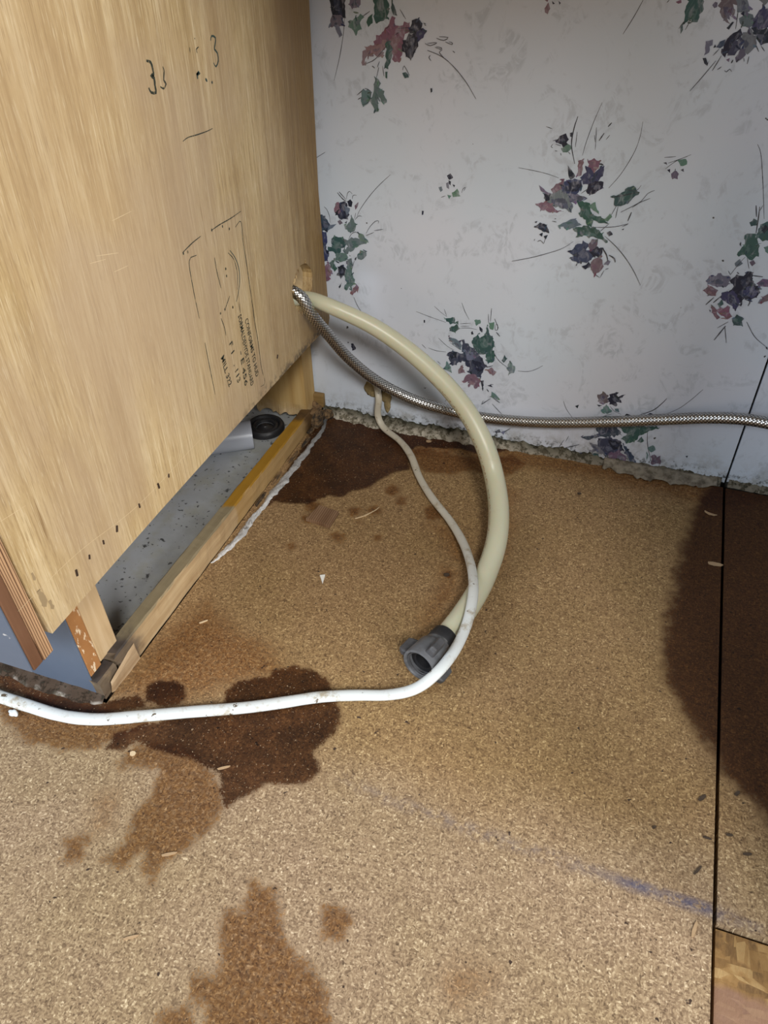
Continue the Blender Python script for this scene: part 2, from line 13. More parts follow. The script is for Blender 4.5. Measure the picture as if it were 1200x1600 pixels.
MISC={"holes":[[0.0,-0.0704,0.2446],[0.0,-0.0969,0.2323],[0.0,-0.0573,0.2232],[0.0,-0.0609,0.2057],[0.0,-0.1015,0.2123]],"three":[[[0.0,-0.2912,0.4739],[0.0,-0.2865,0.4722],[0.0,-0.2856,0.4682],[0.0,-0.2858,0.4647],[0.0,-0.289,0.4644],[0.0,-0.2861,0.4624],[0.0,-0.2867,0.4577],[0.0,-0.2871,0.4535],[0.0,-0.2929,0.4547],[0.0,-0.2946,0.458]],[[0.0,-0.273,0.4672],[0.0,-0.2723,0.464],[0.0,-0.2748,0.459],[0.0,-0.2727,0.4562],[0.0,-0.2768,0.4539],[0.0,-0.2805,0.4559]],[[0.0,-0.2021,0.4723],[0.0,-0.1996,0.4751],[0.0,-0.1943,0.473],[0.0,-0.1964,0.4688],[0.0,-0.1982,0.4659],[0.0,-0.1947,0.4627],[0.0,-0.1949,0.4574],[0.0,-0.1998,0.4542],[0.0,-0.2026,0.4574]],[[0.0,-0.2294,0.4511],[0.0,-0.229,0.4543],[0.0,-0.2257,0.4556]],[[0.0,-0.2304,0.4545],[0.0,-0.2247,0.4541]],[[0.0,-0.2183,0.4493],[0.0,-0.2161,0.4469]],[[0.0,-0.2097,0.4457],[0.0,-0.2086,0.4441]],[[0.0,-0.2645,0.4154],[0.0,-0.2571,0.4163],[0.0,-0.243,0.4149],[0.0,-0.2283,0.4138],[0.0,-0.219,0.4137]],[[0.0,-0.225,0.4776],[0.0,-0.2246,0.4766]],[[0.0,-0.2337,0.4728],[0.0,-0.2341,0.4697]],[[0.0,-0.2209,0.4711],[0.0,-0.2248,0.4701],[0.0,-0.2243,0.4675]]],"stamp":[[[0.0,-0.2932,0.3394],[0.0,-0.2774,0.3414],[0.0,-0.2629,0.342]],[[0.0,-0.2459,0.3406],[0.0,-0.2321,0.3405],[0.0,-0.2122,0.3392],[0.0,-0.1927,0.339]],[[0.0,-0.2064,0.3294],[0.0,-0.1953,0.3306],[0.0,-0.1965,0.3113],[0.0,-0.1958,0.2867],[0.0,-0.1958,0.2644],[0.0,-0.1956,0.236]],[[0.0,-0.1961,0.2547],[0.0,-0.1961,0.2326],[0.0,-0.1949,0.209],[0.0,-0.1957,0.182],[0.0,-0.1929,0.1618],[0.0,-0.2026,0.1624]],[[0.0,-0.2743,0.3301],[0.0,-0.286,0.33],[0.0,-0.2881,0.3081],[0.0,-0.2876,0.2796]],[[0.0,-0.2863,0.2557],[0.0,-0.2861,0.2376],[0.0,-0.2859,0.2158],[0.0,-0.2859,0.2023]],[[0.0,-0.2217,0.3142],[0.0,-0.2153,0.3058],[0.0,-0.2111,0.2944],[0.0,-0.2122,0.2833],[0.0,-0.219,0.2714],[0.0,-0.2244,0.2666]],[[0.0,-0.225,0.3132],[0.0,-0.2173,0.3044],[0.0,-0.2147,0.2928],[0.0,-0.2157,0.2848],[0.0,-0.2191,0.2761]],[[0.0,-0.2338,0.2763],[0.0,-0.2455,0.2684]],[[0.0,-0.2481,0.3179],[0.0,-0.248,0.3056],[0.0,-0.2461,0.2893]],[[0.0,-0.2541,0.2639],[0.0,-0.2511,0.2524],[0.0,-0.2511,0.2451]],[[0.0,-0.2203,0.2644],[0.0,-0.2201,0.2534]]],"dots":[[0.0,-0.2859,0.3373],[0.0,-0.2922,0.3387],[0.0,-0.2332,0.3018],[0.0,-0.2338,0.2953],[0.0,-0.2169,0.3317],[0.0,-0.2274,0.3375],[0.0,-0.2452,0.3407],[0.0,-0.2315,0.2643],[0.0,-0.2245,0.251],[0.0,-0.2537,0.2685],[0.0,-0.2453,0.2684],[0.0,-0.2316,0.2644]],"text":[["CONFORMS TO HUD",[0.0,-0.214,0.2431],[0.0,-0.2094,0.177]],["FORMALDEHYDE STANDARD",[0.0,-0.2253,0.2522],[0.0,-0.2218,0.1735]],["- E 456",[0.0,-0.2326,0.2187],[0.0,-0.233,0.18]],["F 1   . 113",[0.0,-0.2484,0.2357],[0.0,-0.2451,0.1904]],["MILL 322",[0.0,-0.2662,0.23],[0.0,-0.2612,0.1957]]],"staples":[[0.0,-0.4222,0.1765],[0.0,-0.4534,0.1776],[0.0,-0.4709,0.1785],[0.0,-0.4886,0.1789],[0.0,-0.5049,0.1774],[0.0,-0.3776,0.1748],[0.0,-0.3935,0.1756],[0.0,-0.1597,0.1748]],"scuffs":[[0.0,-0.5391,0.2064],[0.0,-0.5399,0.1853],[0.0,-0.5354,0.174]],"holewall":[[0.0419,0.0,0.0449],[0.0521,0.0,0.0584],[0.0685,0.0,0.0322]],"debris":[[0.0592,-0.2052,0.0],[0.097,-0.298,-0.0],[0.4878,-0.1454,0.0],[0.4805,-0.0611,0.0],[0.1134,-0.1693,0.0],[0.4834,-0.4271,0.0],[0.4822,-0.4882,0.0],[0.5043,-0.4522,0.0],[0.5098,-0.414,0.0],[0.1069,-0.6669,0.0],[0.5172,-0.4635,0.0],[0.3902,-0.5208,0.0],[0.0892,-0.5424,0.0],[0.0247,-0.541,0.0],[0.1052,-0.5277,0.0],[0.1009,-0.6063,0.0],[0.1066,-0.1836,-0.0],[0.1201,-0.1659,0.0],[0.1319,-0.0236,0.0],[0.4816,-0.5318,0.0],[0.4491,-0.4646,0.0],[0.4882,-0.4604,0.0],[0.2207,-0.251,0.0],[0.2206,-0.073,0.0],[0.3331,-0.0714,0.0],[0.0074,-0.3907,0.0],[0.0313,-0.3985,0.0],[0.0419,-0.3501,0.0]],"caulk":[[-0.0154,-0.011,-0.0],[-0.0107,-0.0573,0.0],[-0.0125,-0.0969,0.0],[-0.0121,-0.1391,0.0],[-0.0147,-0.176,0.0],[-0.0164,-0.2106,0.0],[-0.0173,-0.2385,-0.0],[-0.0175,-0.265,0.0],[-0.0212,-0.2927,0.0],[-0.0271,-0.3137,0.0]],"peel":[[0.3528,-0.0206,0.0],[0.3807,-0.0302,0.0],[0.4075,-0.037,0.0],[0.4368,-0.0363,0.0],[0.4654,-0.0295,0.0],[0.4864,-0.0113,0.0],[0.4949,0.0031,0.0]],"scratch":[[[0.0,-0.5444,0.2614],[0.0,-0.5222,0.257]],[[0.0,-0.5609,0.1941],[0.0,-0.498,0.1909],[0.0,-0.4236,0.1777],[0.0,-0.337,0.1762],[0.0,-0.2842,0.1738]],[[0.0,-0.3925,0.3753],[0.0,-0.3692,0.3686]],[[0.0,-0.4006,0.3732],[0.0,-0.384,0.3697]],[[0.0,-0.379,0.3585],[0.0,-0.3624,0.3565]],[[0.0,-0.3674,0.3905],[0.0,-0.3446,0.3894]]],"pipe":[[-0.0844,-0.102,0.018]]}

# ---------------------------------------------------------------- camera, world, lights, exposure
scn = bpy.context.scene
COL = scn.collection
cd = bpy.data.cameras.new('camera'); cam = bpy.data.objects.new('camera', cd); COL.objects.link(cam)
cd.sensor_fit = 'VERTICAL'; cd.sensor_height = 24.0; cd.lens = CAM['f']/1600*24.0; cd.clip_start = .01
_r, _u, _f = [Vector(v) for v in CAM['R']]
cam.matrix_world = Matrix.Translation(CAM['C']) @ Matrix((_r, _u, -_f)).transposed().to_4x4()
scn.camera = cam
scn.view_settings.view_transform = 'Standard'; scn.view_settings.look = 'None'
scn.view_settings.exposure = 0.0; scn.view_settings.gamma = 1.0; scn.view_settings.use_curve_mapping = False
w = bpy.data.worlds.new('room_light'); scn.world = w; w.use_nodes = True
w.node_tree.nodes['Background'].inputs[0].default_value = (.78, .90, 1.0, 1)
w.node_tree.nodes['Background'].inputs[1].default_value = .09
def area(name, loc, target, sx, sy, power, col):
    l = bpy.data.lights.new(name, 'AREA'); l.shape = 'RECTANGLE'; l.size = sx; l.size_y = sy; l.energy = power; l.color = col
    o = bpy.data.objects.new(name, l); COL.objects.link(o); o.location = loc
    o.rotation_euler = (Vector(target)-Vector(loc)).to_track_quat('-Z', 'Y').to_euler()
area('ceiling_lamp_light', (1.4, -2.65, 2.4), (.2, -.3, .1), .62, .62, 78, (1.0, .98, .95))
area('fill_right_light', (2.6, -1.85, 1.5), (0, -.5, .2), .9, 1.0, 84, (1.0, .98, .95))  # added soft light that brightens the panel front; no window known there
area('fill_left_light', (-1.6, -2.4, 1.5), (.2, -.9, 0), 1.0, 1.2, 72, (.80, .89, 1.0))  # added cool fill for the front floor; stands for no known window

# ---------------------------------------------------------------- helpers
def mesh_obj(name, verts, faces, mat, parent=None, smooth=False, uvs=None, cols=None):
    me = bpy.data.meshes.new(name); me.from_pydata([tuple(v) for v in verts], [], faces)
    if mat: me.materials.append(mat)
    if smooth: me.shade_smooth()
    if uvs is not None:
        uv = me.uv_layers.new(name='UVMap')
        for li, l in enumerate(me.loops): uv.data[li].uv = uvs[l.vertex_index]
    if cols is not None:
        a = me.attributes.new('Col', 'FLOAT_COLOR', 'POINT')
        a.data.foreach_set('color', np.asarray(cols, dtype=np.float32).ravel())
    me.update()
    o = bpy.data.objects.new(name, me); COL.objects.link(o)
    if parent is not None: child(o, parent)
    return o
def child(o, p):
    o.parent = p
    m = Matrix.Identity(4); q = p
    while q is not None:
        m = Matrix.Translation(q.location) @ m if q.parent is None else m
        q = q.parent
    o.matrix_parent_inverse = m.inverted() if p.parent is None else Matrix.Identity(4)
def thing(name, label, cat, loc, group=None):
    o = bpy.data.objects.new(name, None); COL.objects.link(o); o.location = loc; o.empty_display_size = .02
    return tag(o, label, cat, group)
def tag(o, label, cat, group=None):
    o['label'] = label; o['category'] = cat
    if group: o['group'] = group
    return o
def struct(o): o['kind'] = 'structure'; return o
def bevel(o, wd=.0008, seg=2):
    m = o.modifiers.new('bevel', 'BEVEL'); m.width = wd; m.segments = seg; m.limit_method = 'ANGLE'; return o
def box(name, a, b, mat, parent=None, bev=.0008):
    (x0, y0, z0), (x1, y1, z1) = a, b
    v = [(x, y, z) for z in (z0, z1) for y in (y0, y1) for x in (x0, x1)]
    f = [(0,2,3,1), (4,5,7,6), (0,1,5,4), (2,6,7,3), (0,4,6,2), (1,3,7,5)]
    o = mesh_obj(name, v, f, mat, parent)
    return bevel(o, bev) if bev else o
def catmull(P, step):
    P = [np.array(p, float) for p in P]
    P = [2*P[0]-P[1]] + P + [2*P[-1]-P[-2]]
    out = []
    for i in range(1, len(P)-2):
        n = max(2, int(np.linalg.norm(P[i+1]-P[i])/step))
        for k in range(n):
            t = k/n
            out.append(.5*((2*P[i]) + (-P[i-1]+P[i+1])*t + (2*P[i-1]-5*P[i]+4*P[i+1]-P[i+2])*t*t + (-P[i-1]+3*P[i]-3*P[i+1]+P[i+2])*t**3))
    out.append(P[-2]); return np.array(out)
def smoothpath(pts, n=2):
    for _ in range(n): pts[1:-1] = .25*pts[:-2]+.5*pts[1:-1]+.25*pts[2:]
    return pts
def tube(name, pts, rad, mat, parent=None, seg=20, up=(0,0,1), ell=1.0, cap=True, relief=None):
    """rad: float or f(t); ell: thickness/width ratio along the local up direction"""
    n = len(pts); L = np.r_[0, np.cumsum(np.linalg.norm(np.diff(pts, axis=0), axis=1))]
    T = np.gradient(pts, axis=0); T /= np.linalg.norm(T, axis=1)[:, None]
    V, U = [], []
    nrm = np.array(up, float)
    for i in range(n):
        nrm = nrm - T[i]*(nrm@T[i]); nrm /= np.linalg.norm(nrm)
        if ell != 1.0:
            g = np.array(up, float); g = g - T[i]*(g@T[i])
            if np.linalg.norm(g) > .2: nrm = .8*nrm + .2*g/np.linalg.norm(g); nrm = nrm-T[i]*(nrm@T[i]); nrm /= np.linalg.norm(nrm)
        b = np.cross(T[i], nrm); r = rad(L[i]/L[-1]) if callable(rad) else rad
        for k in range(seg+1):
            a = 2*math.pi*k/seg
            if relief: r = rad + relief(k/seg, L[i])
            V.append(pts[i] + b*(r*math.cos(a)) + nrm*(r*ell*math.sin(a))); U.append((k/seg, L[i]))
    F = []
    m = seg+1
    for i in range(n-1):
        for k in range(seg): F.append((i*m+k, i*m+k+1, (i+1)*m+k+1, (i+1)*m+k))
    if cap:
        F.append(tuple(reversed(range(seg)))); F.append(tuple((n-1)*m+k for k in range(seg)))
    o = mesh_obj(name, V, F, mat, parent, True, uvs=U)
    # weld the seam while keeping per-loop UVs
    bm = bmesh.new(); bm.from_mesh(o.data); bmesh.ops.remove_doubles(bm, verts=bm.verts, dist=1e-7); bmesh.ops.recalc_face_normals(bm, faces=bm.faces); bm.to_mesh(o.data); bm.free(); o.data.shade_smooth()
    return o
def lathe(name, c, axis, prof, mat, parent=None, seg=32, smooth=True, e1=None):
    axis = np.array(axis, float); axis /= np.linalg.norm(axis)
    e1 = np.array((0,0,1.)) if e1 is None else np.array(e1, float)
    if abs(e1@axis) > .95: e1 = np.array((1.,0,0))
    e1 = e1-axis*(e1@axis); e1 /= np.linalg.norm(e1); e2 = np.cross(axis, e1)
    V, F = [], []
    for s, r in prof:
        for k in range(seg):
            a = 2*math.pi*k/seg; V.append(np.array(c)+axis*s+(e1*math.cos(a)+e2*math.sin(a))*r)
    for i in range(len(prof)-1):
        for k in range(seg): F.append((i*seg+k, i*seg+(k+1)%seg, (i+1)*seg+(k+1)%seg, (i+1)*seg+k))
    o = mesh_obj(name, V, F, mat, parent, smooth)
    bm = bmesh.new(); bm.from_mesh(o.data); bmesh.ops.recalc_face_normals(bm, faces=bm.faces); bm.to_mesh(o.data); bm.free()
    if smooth:
        m = o.modifiers.new('split', 'EDGE_SPLIT'); m.split_angle = math.radians(40)
    return o
def vnoise(x, seed=0, freq=1.0, octs=3):
    """smooth 1-D value noise in [-1,1]"""
    x = np.asarray(x, float)*freq; out = np.zeros_like(x); amp = 1.; tot = 0
    for o in range(octs):
        g = np.random.default_rng(seed*31+o).uniform(-1, 1, 4096)
        i = np.floor(x).astype(int); t = x-i; t = t*t*(3-2*t)
        out += amp*(g[i % 4096]*(1-t)+g[(i+1) % 4096]*t); tot += amp; amp *= .5; x = x*2.03+17.3
    return out/tot

# ---------------------------------------------------------------- material kit
class M:
    def __init__(s, name, rough=.6, metal=0.0, spec=.5):
        s.m = bpy.data.materials.new(name); s.m.use_nodes = True; s.nt = s.m.node_tree; s.b = s.nt.nodes['Principled BSDF']
        s.b.inputs['Roughness'].default_value = rough; s.b.inputs['Metallic'].default_value = metal; s.b.inputs['Specular IOR Level'].default_value = spec
        s.co = s.nt.nodes.new('ShaderNodeTexCoord')
    def n(s, t, **k):
        x = s.nt.nodes.new(t)
        for a, v in k.items(): setattr(x, a, v)
        return x
    def put(s, sock, v):
        if v is None: return
        if hasattr(v, 'is_output'): s.nt.links.new(v, sock)
        elif isinstance(v, (tuple, list)): sock.default_value = tuple(v) + ((1,) if len(v) == 3 and sock.type == 'RGBA' else ())
        else: sock.default_value = v
    def obj(s): return s.co.outputs['Object']
    def uv(s): return s.co.outputs['UV']
    def map(s, vec, scale=(1,1,1), rot=(0,0,0), loc=(0,0,0)):
        x = s.n('ShaderNodeMapping'); s.put(x.inputs[0], vec); x.inputs['Scale'].default_value = scale; x.inputs['Rotation'].default_value = rot; x.inputs['Location'].default_value = loc
        return x.outputs[0]
    def noise(s, scale, detail=3, rough=.55, vec=None, dist=0.0, out=0):
        x = s.n('ShaderNodeTexNoise'); s.put(x.inputs['Vector'], vec or s.obj()); x.inputs['Scale'].default_value = scale; x.inputs['Detail'].default_value = detail; x.inputs['Roughness'].default_value = rough; x.inputs['Distortion'].default_value = dist
        return x.outputs[out]
    def vor(s, scale, vec=None, feature='F1', out='Color', rnd=1.0):
        x = s.n('ShaderNodeTexVoronoi', feature=feature); s.put(x.inputs['Vector'], vec or s.obj()); x.inputs['Scale'].default_value = scale; x.inputs['Randomness'].default_value = rnd
        return x.outputs[out]
    def ramp(s, fac, stops, interp='LINEAR'):
        x = s.n('ShaderNodeValToRGB'); x.color_ramp.interpolation = interp; e = x.color_ramp.elements
        while len(e) < len(stops): e.new(.5)
        for i, (p, c) in enumerate(stops):
            e[i].position = p; e[i].color = (c if isinstance(c, tuple) else (c, c, c)) + (1,)
        s.put(x.inputs[0], fac); return x.outputs[0]
    def mix(s, fac, a, b, mode='MIX'):
        x = s.n('ShaderNodeMix', data_type='RGBA', blend_type=mode); s.put(x.inputs[0], fac); s.put(x.inputs[6], a); s.put(x.inputs[7], b); return x.outputs[2]
    def math(s, op, a, b=None, c=None, clamp=False):
        x = s.n('ShaderNodeMath', operation=op, use_clamp=clamp); s.put(x.inputs[0], a); s.put(x.inputs[1], b)
        if c is not None: s.put(x.inputs[2], c)
        return x.outputs[0]
    def rng(s, v, a, b, c=0., d=1., interp='SMOOTHSTEP'):
        x = s.n('ShaderNodeMapRange', interpolation_type=interp); s.put(x.inputs[0], v)
        for i, q in enumerate((a, b, c, d)): x.inputs[i+1].default_value = q
        return x.outputs[0]
    def attr(s, name, out='Fac'):
        x = s.n('ShaderNodeAttribute'); x.attribute_name = name; return x.outputs[out]
    def sep(s, vec=None):
        x = s.n('ShaderNodeSeparateXYZ'); s.put(x.inputs[0], vec or s.obj()); return x.outputs
    def bump(s, h, strength=.3, dist=.001):
        x = s.n('ShaderNodeBump'); x.inputs['Strength'].default_value = strength; x.inputs['Distance'].default_value = dist; s.put(x.inputs['Height'], h); s.nt.links.new(x.outputs[0], s.b.inputs['Normal'])
    def done(s, color=None, rough=None, **k):
        s.put(s.b.inputs['Base Color'], color); s.put(s.b.inputs['Roughness'], rough)
        for a, v in k.items(): s.put(s.b.inputs[a.replace('_', ' ')], v)
        return s.m
def plain(name, col, rough=.6, metal=0., var=.15, sc=40):
    m = M(name, rough, metal); n = m.noise(sc)
    return m.done(m.mix(n, tuple(c*(1-var) for c in col), tuple(min(1, c*(1+var)) for c in col)))

def particleboard():
    m = M('particleboard', .8, spec=.3)
    warp = m.n('ShaderNodeVectorMath', operation='MULTIPLY_ADD'); m.put(warp.inputs[0], m.noise(90, 2, out=1)); warp.inputs[1].default_value = (.004,.004,0); m.put(warp.inputs[2], m.obj())
    wv = warp.outputs[0]
    a = m.vor(380, m.map(wv, (1, 2.4, .01), (0,0,.5))); b = m.vor(400, m.map(wv, (2.4, 1, .01), (0,0,.3))); c = m.vor(800, m.map(wv, (1,1,.01)))
    sel = m.noise(140, 2); sel = m.rng(sel, .44, .56)
    ch = m.mix(m.noise(300, 1), m.mix(sel, a, b), c)
    g = m.sep(ch)[0]
    col = m.ramp(g, [(.0,(.055,.034,.022)), (.2,(.17,.115,.075)), (.45,(.275,.20,.132)), (.7,(.375,.285,.19)), (.88,(.54,.44,.315)), (1.,(.80,.70,.54))])
    col = m.mix(.16, col, (.30,.22,.14)); col = m.mix(1., col, (1.06,1.0,.93), 'MULTIPLY')
    fx, fy, fz = m.sep(); old = m.rng(m.math('ADD', m.math('ADD', fy, m.math('MULTIPLY', fx, -.03)), m.math('MULTIPLY_ADD', m.noise(9, 4, .6), .12, -.06)), -.56, -.45); col = m.mix(old, col, m.mix(1., col, (.86,.77,.60), 'MULTIPLY'))
    big = m.noise(6, 4); col = m.mix(m.rng(big, .3, .7, .0, .35), col, m.mix(1., col, (.80,.82,.55), 'MULTIPLY'))
    speck = m.noise(120, 2, .6); col = m.mix(m.rng(speck, .70, .73), col, (.05,.03,.02))
    e1 = m.math('MULTIPLY_ADD', m.noise(70, 5, .7), .026, -.013); e2 = m.math('MULTIPLY_ADD', m.noise(22, 4, .65), .034, -.017)
    ed = m.math('ADD', m.math('ADD', e1, e2), m.math('MULTIPLY_ADD', g, .016, -.008))
    def st(name, lo, hi, k=1.0): return m.rng(m.math('ADD', m.attr(name), m.math('MULTIPLY', ed, k)), lo, hi)
    grain = m.noise(260, 2)
    soft = st('sd_soft', -.012, .022, .9); col = m.mix(m.math('MULTIPLY', soft, m.rng(grain, .35, .6, .6, 1.)), col, m.mix(1., col, (.66,.49,.34), 'MULTIPLY'))
    mid = st('sd_mid', -.0022, .0030, .66); col = m.mix(m.math('MULTIPLY', mid, m.rng(grain, .3, .6, .75, 1.)), col, m.mix(1., col, (.50,.345,.20), 'MULTIPLY'))
    bigs = st('sd_big', -.004, .009, .75); col = m.mix(bigs, col, m.mix(1., col, (.22,.135,.075), 'MULTIPLY'))
    dark = st('sd_dark', -.0016, .0020, .36); wetv = m.rng(m.noise(26, 5, .7), .35, .65); col = m.mix(dark, col, m.mix(1., col, m.mix(wetv, (.13,.078,.048), (.27,.165,.105)), 'MULTIPLY')); col = m.mix(m.math('MULTIPLY', dark, m.rng(m.noise(420, 2, .5), .66, .70)), col, (.30,.21,.13))
    chalk = m.math('MULTIPLY', m.attr('chalk'), m.rng(m.noise(160, 4, .7), .34, .52)); col = m.mix(chalk, col, (.048,.062,.135))
    cg = m.math('MULTIPLY', m.attr('chalkgrey'), m.rng(m.noise(110, 4, .7), .38, .62)); col = m.mix(cg, col, (.16,.13,.13))
    m.bump(m.math('ADD', g, m.noise(500, 2)), .35, .0006)
    return m.done(col, m.rng(dark, 0, 1, .78, .55, 'LINEAR'))
def wallpaper():
    m = M('wallpaper', .42, spec=.45)
    d = m.noise(22, 5, .62, dist=1.6); br = m.noise(60, 4, .6, m.map(m.obj(), (1,1,.7)), 2.5)
    col = m.mix(m.rng(m.noise(5, 2), .3, .7), (.60,.675,.76), (.65,.68,.76))
    col = m.mix(m.math('MULTIPLY', m.rng(d, .50, .64), m.rng(br, .42, .58, 0, .6)), col, (.45,.49,.55))
    z = m.sep()[2]
    grime = m.math('MULTIPLY', m.rng(z, .0, .06, 1, 0), m.rng(m.noise(35, 5, .7), .42, .7)); col = m.mix(m.math('MULTIPLY', grime, .7), col, (.25,.23,.18))
    mold = m.math('MULTIPLY', m.rng(z, .006, .028, 1, 0), m.rng(m.noise(120, 4, .7), .50, .60)); col = m.mix(mold, col, (.03,.032,.02))
    sp = m.noise(95, 2, .5); col = m.mix(m.rng(sp, .755, .775), col, (.06,.06,.06))
    m.bump(m.noise(160, 4, .6), .12, .0006)
    return m.done(col, m.rng(d, .3, .7, .36, .5))
def ink():
    m = M('wallpaper_ink', .45)
    c = m.attr('Col', 'Color'); n = m.noise(140, 4, .65, m.map(m.obj(), (1,1,.5), (0,.6,0)), 1.2)
    c = m.mix(m.rng(n, .50, .70, 0, .42), c, (.50,.50,.56)); c = m.mix(m.rng(m.noise(220, 3), .3, .48, .45, 0), c, m.mix(1., c, (.5,.5,.55), 'MULTIPLY'))
    return m.done(c)
def plywood():
    m = M('plywood_face', .5, spec=.35)
    v = m.obj()
    tilt = m.map(v, (1, 1, 1), (math.radians(2.2), 0, 0))
    g1 = m.noise(60, 6, .68, m.map(tilt, (1, 1, .05)), .5); g2 = m.noise(430, 4, .7, m.map(tilt, (1, 1, .030))); g3 = m.noise(9, 4, .6, m.map(tilt, (1, 1, .3)), 1.); g4 = m.noise(900, 3, .6, m.map(tilt, (1, 1, .06)))
    col = m.ramp(g1, [(.30,(.375,.255,.115)), (.45,(.50,.36,.18)), (.57,(.575,.43,.23)), (.72,(.70,.565,.345))])
    col = m.mix(m.rng(g2, .50, .68, 0, .60), col, (.30,.195,.085)); col = m.mix(m.rng(g2, .32, .47, .60, 0), col, (.76,.645,.42))
    col = m.mix(m.rng(g4, .55, .66, 0, .45), col, (.25,.155,.07)); col = m.mix(m.rng(g4, .33, .42, .4, 0), col, (.86,.76,.54))
    col = m.mix(m.rng(g3, .44, .64, 0, .45), col, (.42,.29,.165)); col = m.mix(m.rng(m.noise(5, 3), .42, .62, 0, .45), col, (.46,.345,.235))
    dk = m.noise(150, 3, .5, m.map(tilt, (1, 1, .05))); col = m.mix(m.rng(dk, .70, .76, 0, .7), col, (.22,.13,.05))
    x, y, z = m.sep()
    # old water marks around the cut-out and along the edge by the wall, deepened to paint in the shadow band there
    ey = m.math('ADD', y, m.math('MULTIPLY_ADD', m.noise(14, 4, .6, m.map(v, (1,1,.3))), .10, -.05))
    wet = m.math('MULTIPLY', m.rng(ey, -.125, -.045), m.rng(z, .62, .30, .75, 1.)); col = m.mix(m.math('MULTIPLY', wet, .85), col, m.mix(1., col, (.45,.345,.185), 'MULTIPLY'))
    b = m.math('MULTIPLY', m.rng(z, .147, .162, 1, 0), m.math('MULTIPLY', m.rng(y, -.30, -.2), m.rng(m.noise(90, 4, .7), .45, .6))); col = m.mix(m.math('MULTIPLY', b, .8), col, (.06,.045,.03))
    m.bump(g2, .18, .0006)
    return m.done(col, m.rng(g1, .3, .7, .40, .58))
def lumber(name, a, b, c, axis='y', sc=90, rough=.65):
    m = M(name, rough, spec=.3)
    st = {'x':(.05,1,1), 'y':(1,.05,1), 'z':(1,1,.05)}[axis]
    g = m.noise(sc, 5, .62, m.map(m.obj(), st), .5); col = m.ramp(g, [(.25,a), (.5,b), (.75,c)])
    col = m.mix(m.rng(m.noise(12, 4), .45, .7, 0, .5), col, m.mix(1., col, (.62,.52,.40), 'MULTIPLY'))
    m.bump(g, .25, .0008)
    return m, col, g
def simple_lumber(*k, **kw):
    m, col, g = lumber(*k, **kw); return m.done(col)
def sill_wood():
    m, col, g = lumber('sill_wood', (.34,.225,.115), (.47,.335,.185), (.58,.44,.265), 'y', 110)
    x, y, z = m.sep()
    nz = m.math('MULTIPLY_ADD', m.noise(28, 4, .6), .06, -.03)
    nrm = m.n('ShaderNodeNewGeometry').outputs['Normal']; up = m.rng(m.sep(nrm)[2], .5, .8)
    # weathered grey top, raw side
    col = m.mix(m.math('MULTIPLY', up, .9), col, m.mix(g, (.13,.105,.06), (.30,.25,.155)))
    gold = m.math('MULTIPLY', m.rng(m.math('ADD', y, m.math('MULTIPLY', nz, .55)), -.250, -.244), m.rng(up, 0, 1, .45, 1, 'LINEAR')); col = m.mix(gold, col, m.mix(g, (.27,.135,.012), (.38,.20,.022)))
    rot = m.rng(m.math('ADD', y, nz), -.075, -.045); col = m.mix(rot, col, m.mix(m.noise(120), (.03,.018,.008), (.16,.085,.03)))
    mould = m.rng(m.math('ADD', y, m.math('MULTIPLY', nz, 1.2)), -.435, -.462); col = m.mix(m.math('MULTIPLY', mould, m.math('MULTIPLY', m.rng(up, 0, 1, .8, 1, 'LINEAR'), m.rng(m.noise(60, 4, .7), .3, .5, .75, 1.))), col, m.mix(m.noise(90), (.02,.017,.015), (.10,.08,.07)))
    return m.done(col)
def vinyl():
    m = M('dusty_vinyl', .55)
    n = m.noise(14, 5, .65); col = m.mix(n, (.38,.41,.45), (.62,.65,.68))
    col = m.mix(m.rng(m.noise(30, 4, .6), .45, .7, 0, .5), col, (.42,.41,.31))
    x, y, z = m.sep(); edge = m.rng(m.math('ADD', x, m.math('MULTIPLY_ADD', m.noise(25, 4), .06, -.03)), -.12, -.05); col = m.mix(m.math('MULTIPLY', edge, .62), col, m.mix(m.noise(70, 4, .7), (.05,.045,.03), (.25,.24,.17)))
    s = m.noise(75, 4, .6); col = m.mix(m.rng(s, .64, .69, 0, .85), col, (.03,.03,.03)); s2 = m.noise(210, 2, .5); col = m.mix(m.rng(s2, .66, .70, 0, .8), col, (.03,.03,.03))
    m.bump(n, .2, .001); return m.done(col)
def crust_mat():
    m = M('crumbled_plaster', .85, spec=.2)
    c = m.attr('Col', 'Color'); n = m.noise(130, 4, .7)
    c = m.mix(m.rng(n, .46, .58, 0, .85), c, m.mix(1., c, (.28,.26,.20), 'MULTIPLY')); c = m.mix(m.rng(m.noise(260, 3, .6), .6, .68, 0, .7), c, (.03,.03,.02))
    m.bump(n, .6, .002); return m.done(c)
def braid_mat():
    m = M('braided_steel', .32, 1.0)
    u, v, _ = m.sep(m.uv())
    def strand(sg): return m.math('ABSOLUTE', m.math('SINE', m.math('MULTIPLY', m.math('ADD', m.math('MULTIPLY', u, 10.), m.math('MULTIPLY', v, sg*250.)), math.pi)))
    h = m.math('MINIMUM', strand(1.), strand(-1.)); t = m.rng(h, .08, .5)
    col = m.mix(t, (.03,.029,.027), (.66,.65,.63))
    return m.done(col, m.rng(t, 0, 1, .55, .27, 'LINEAR'))
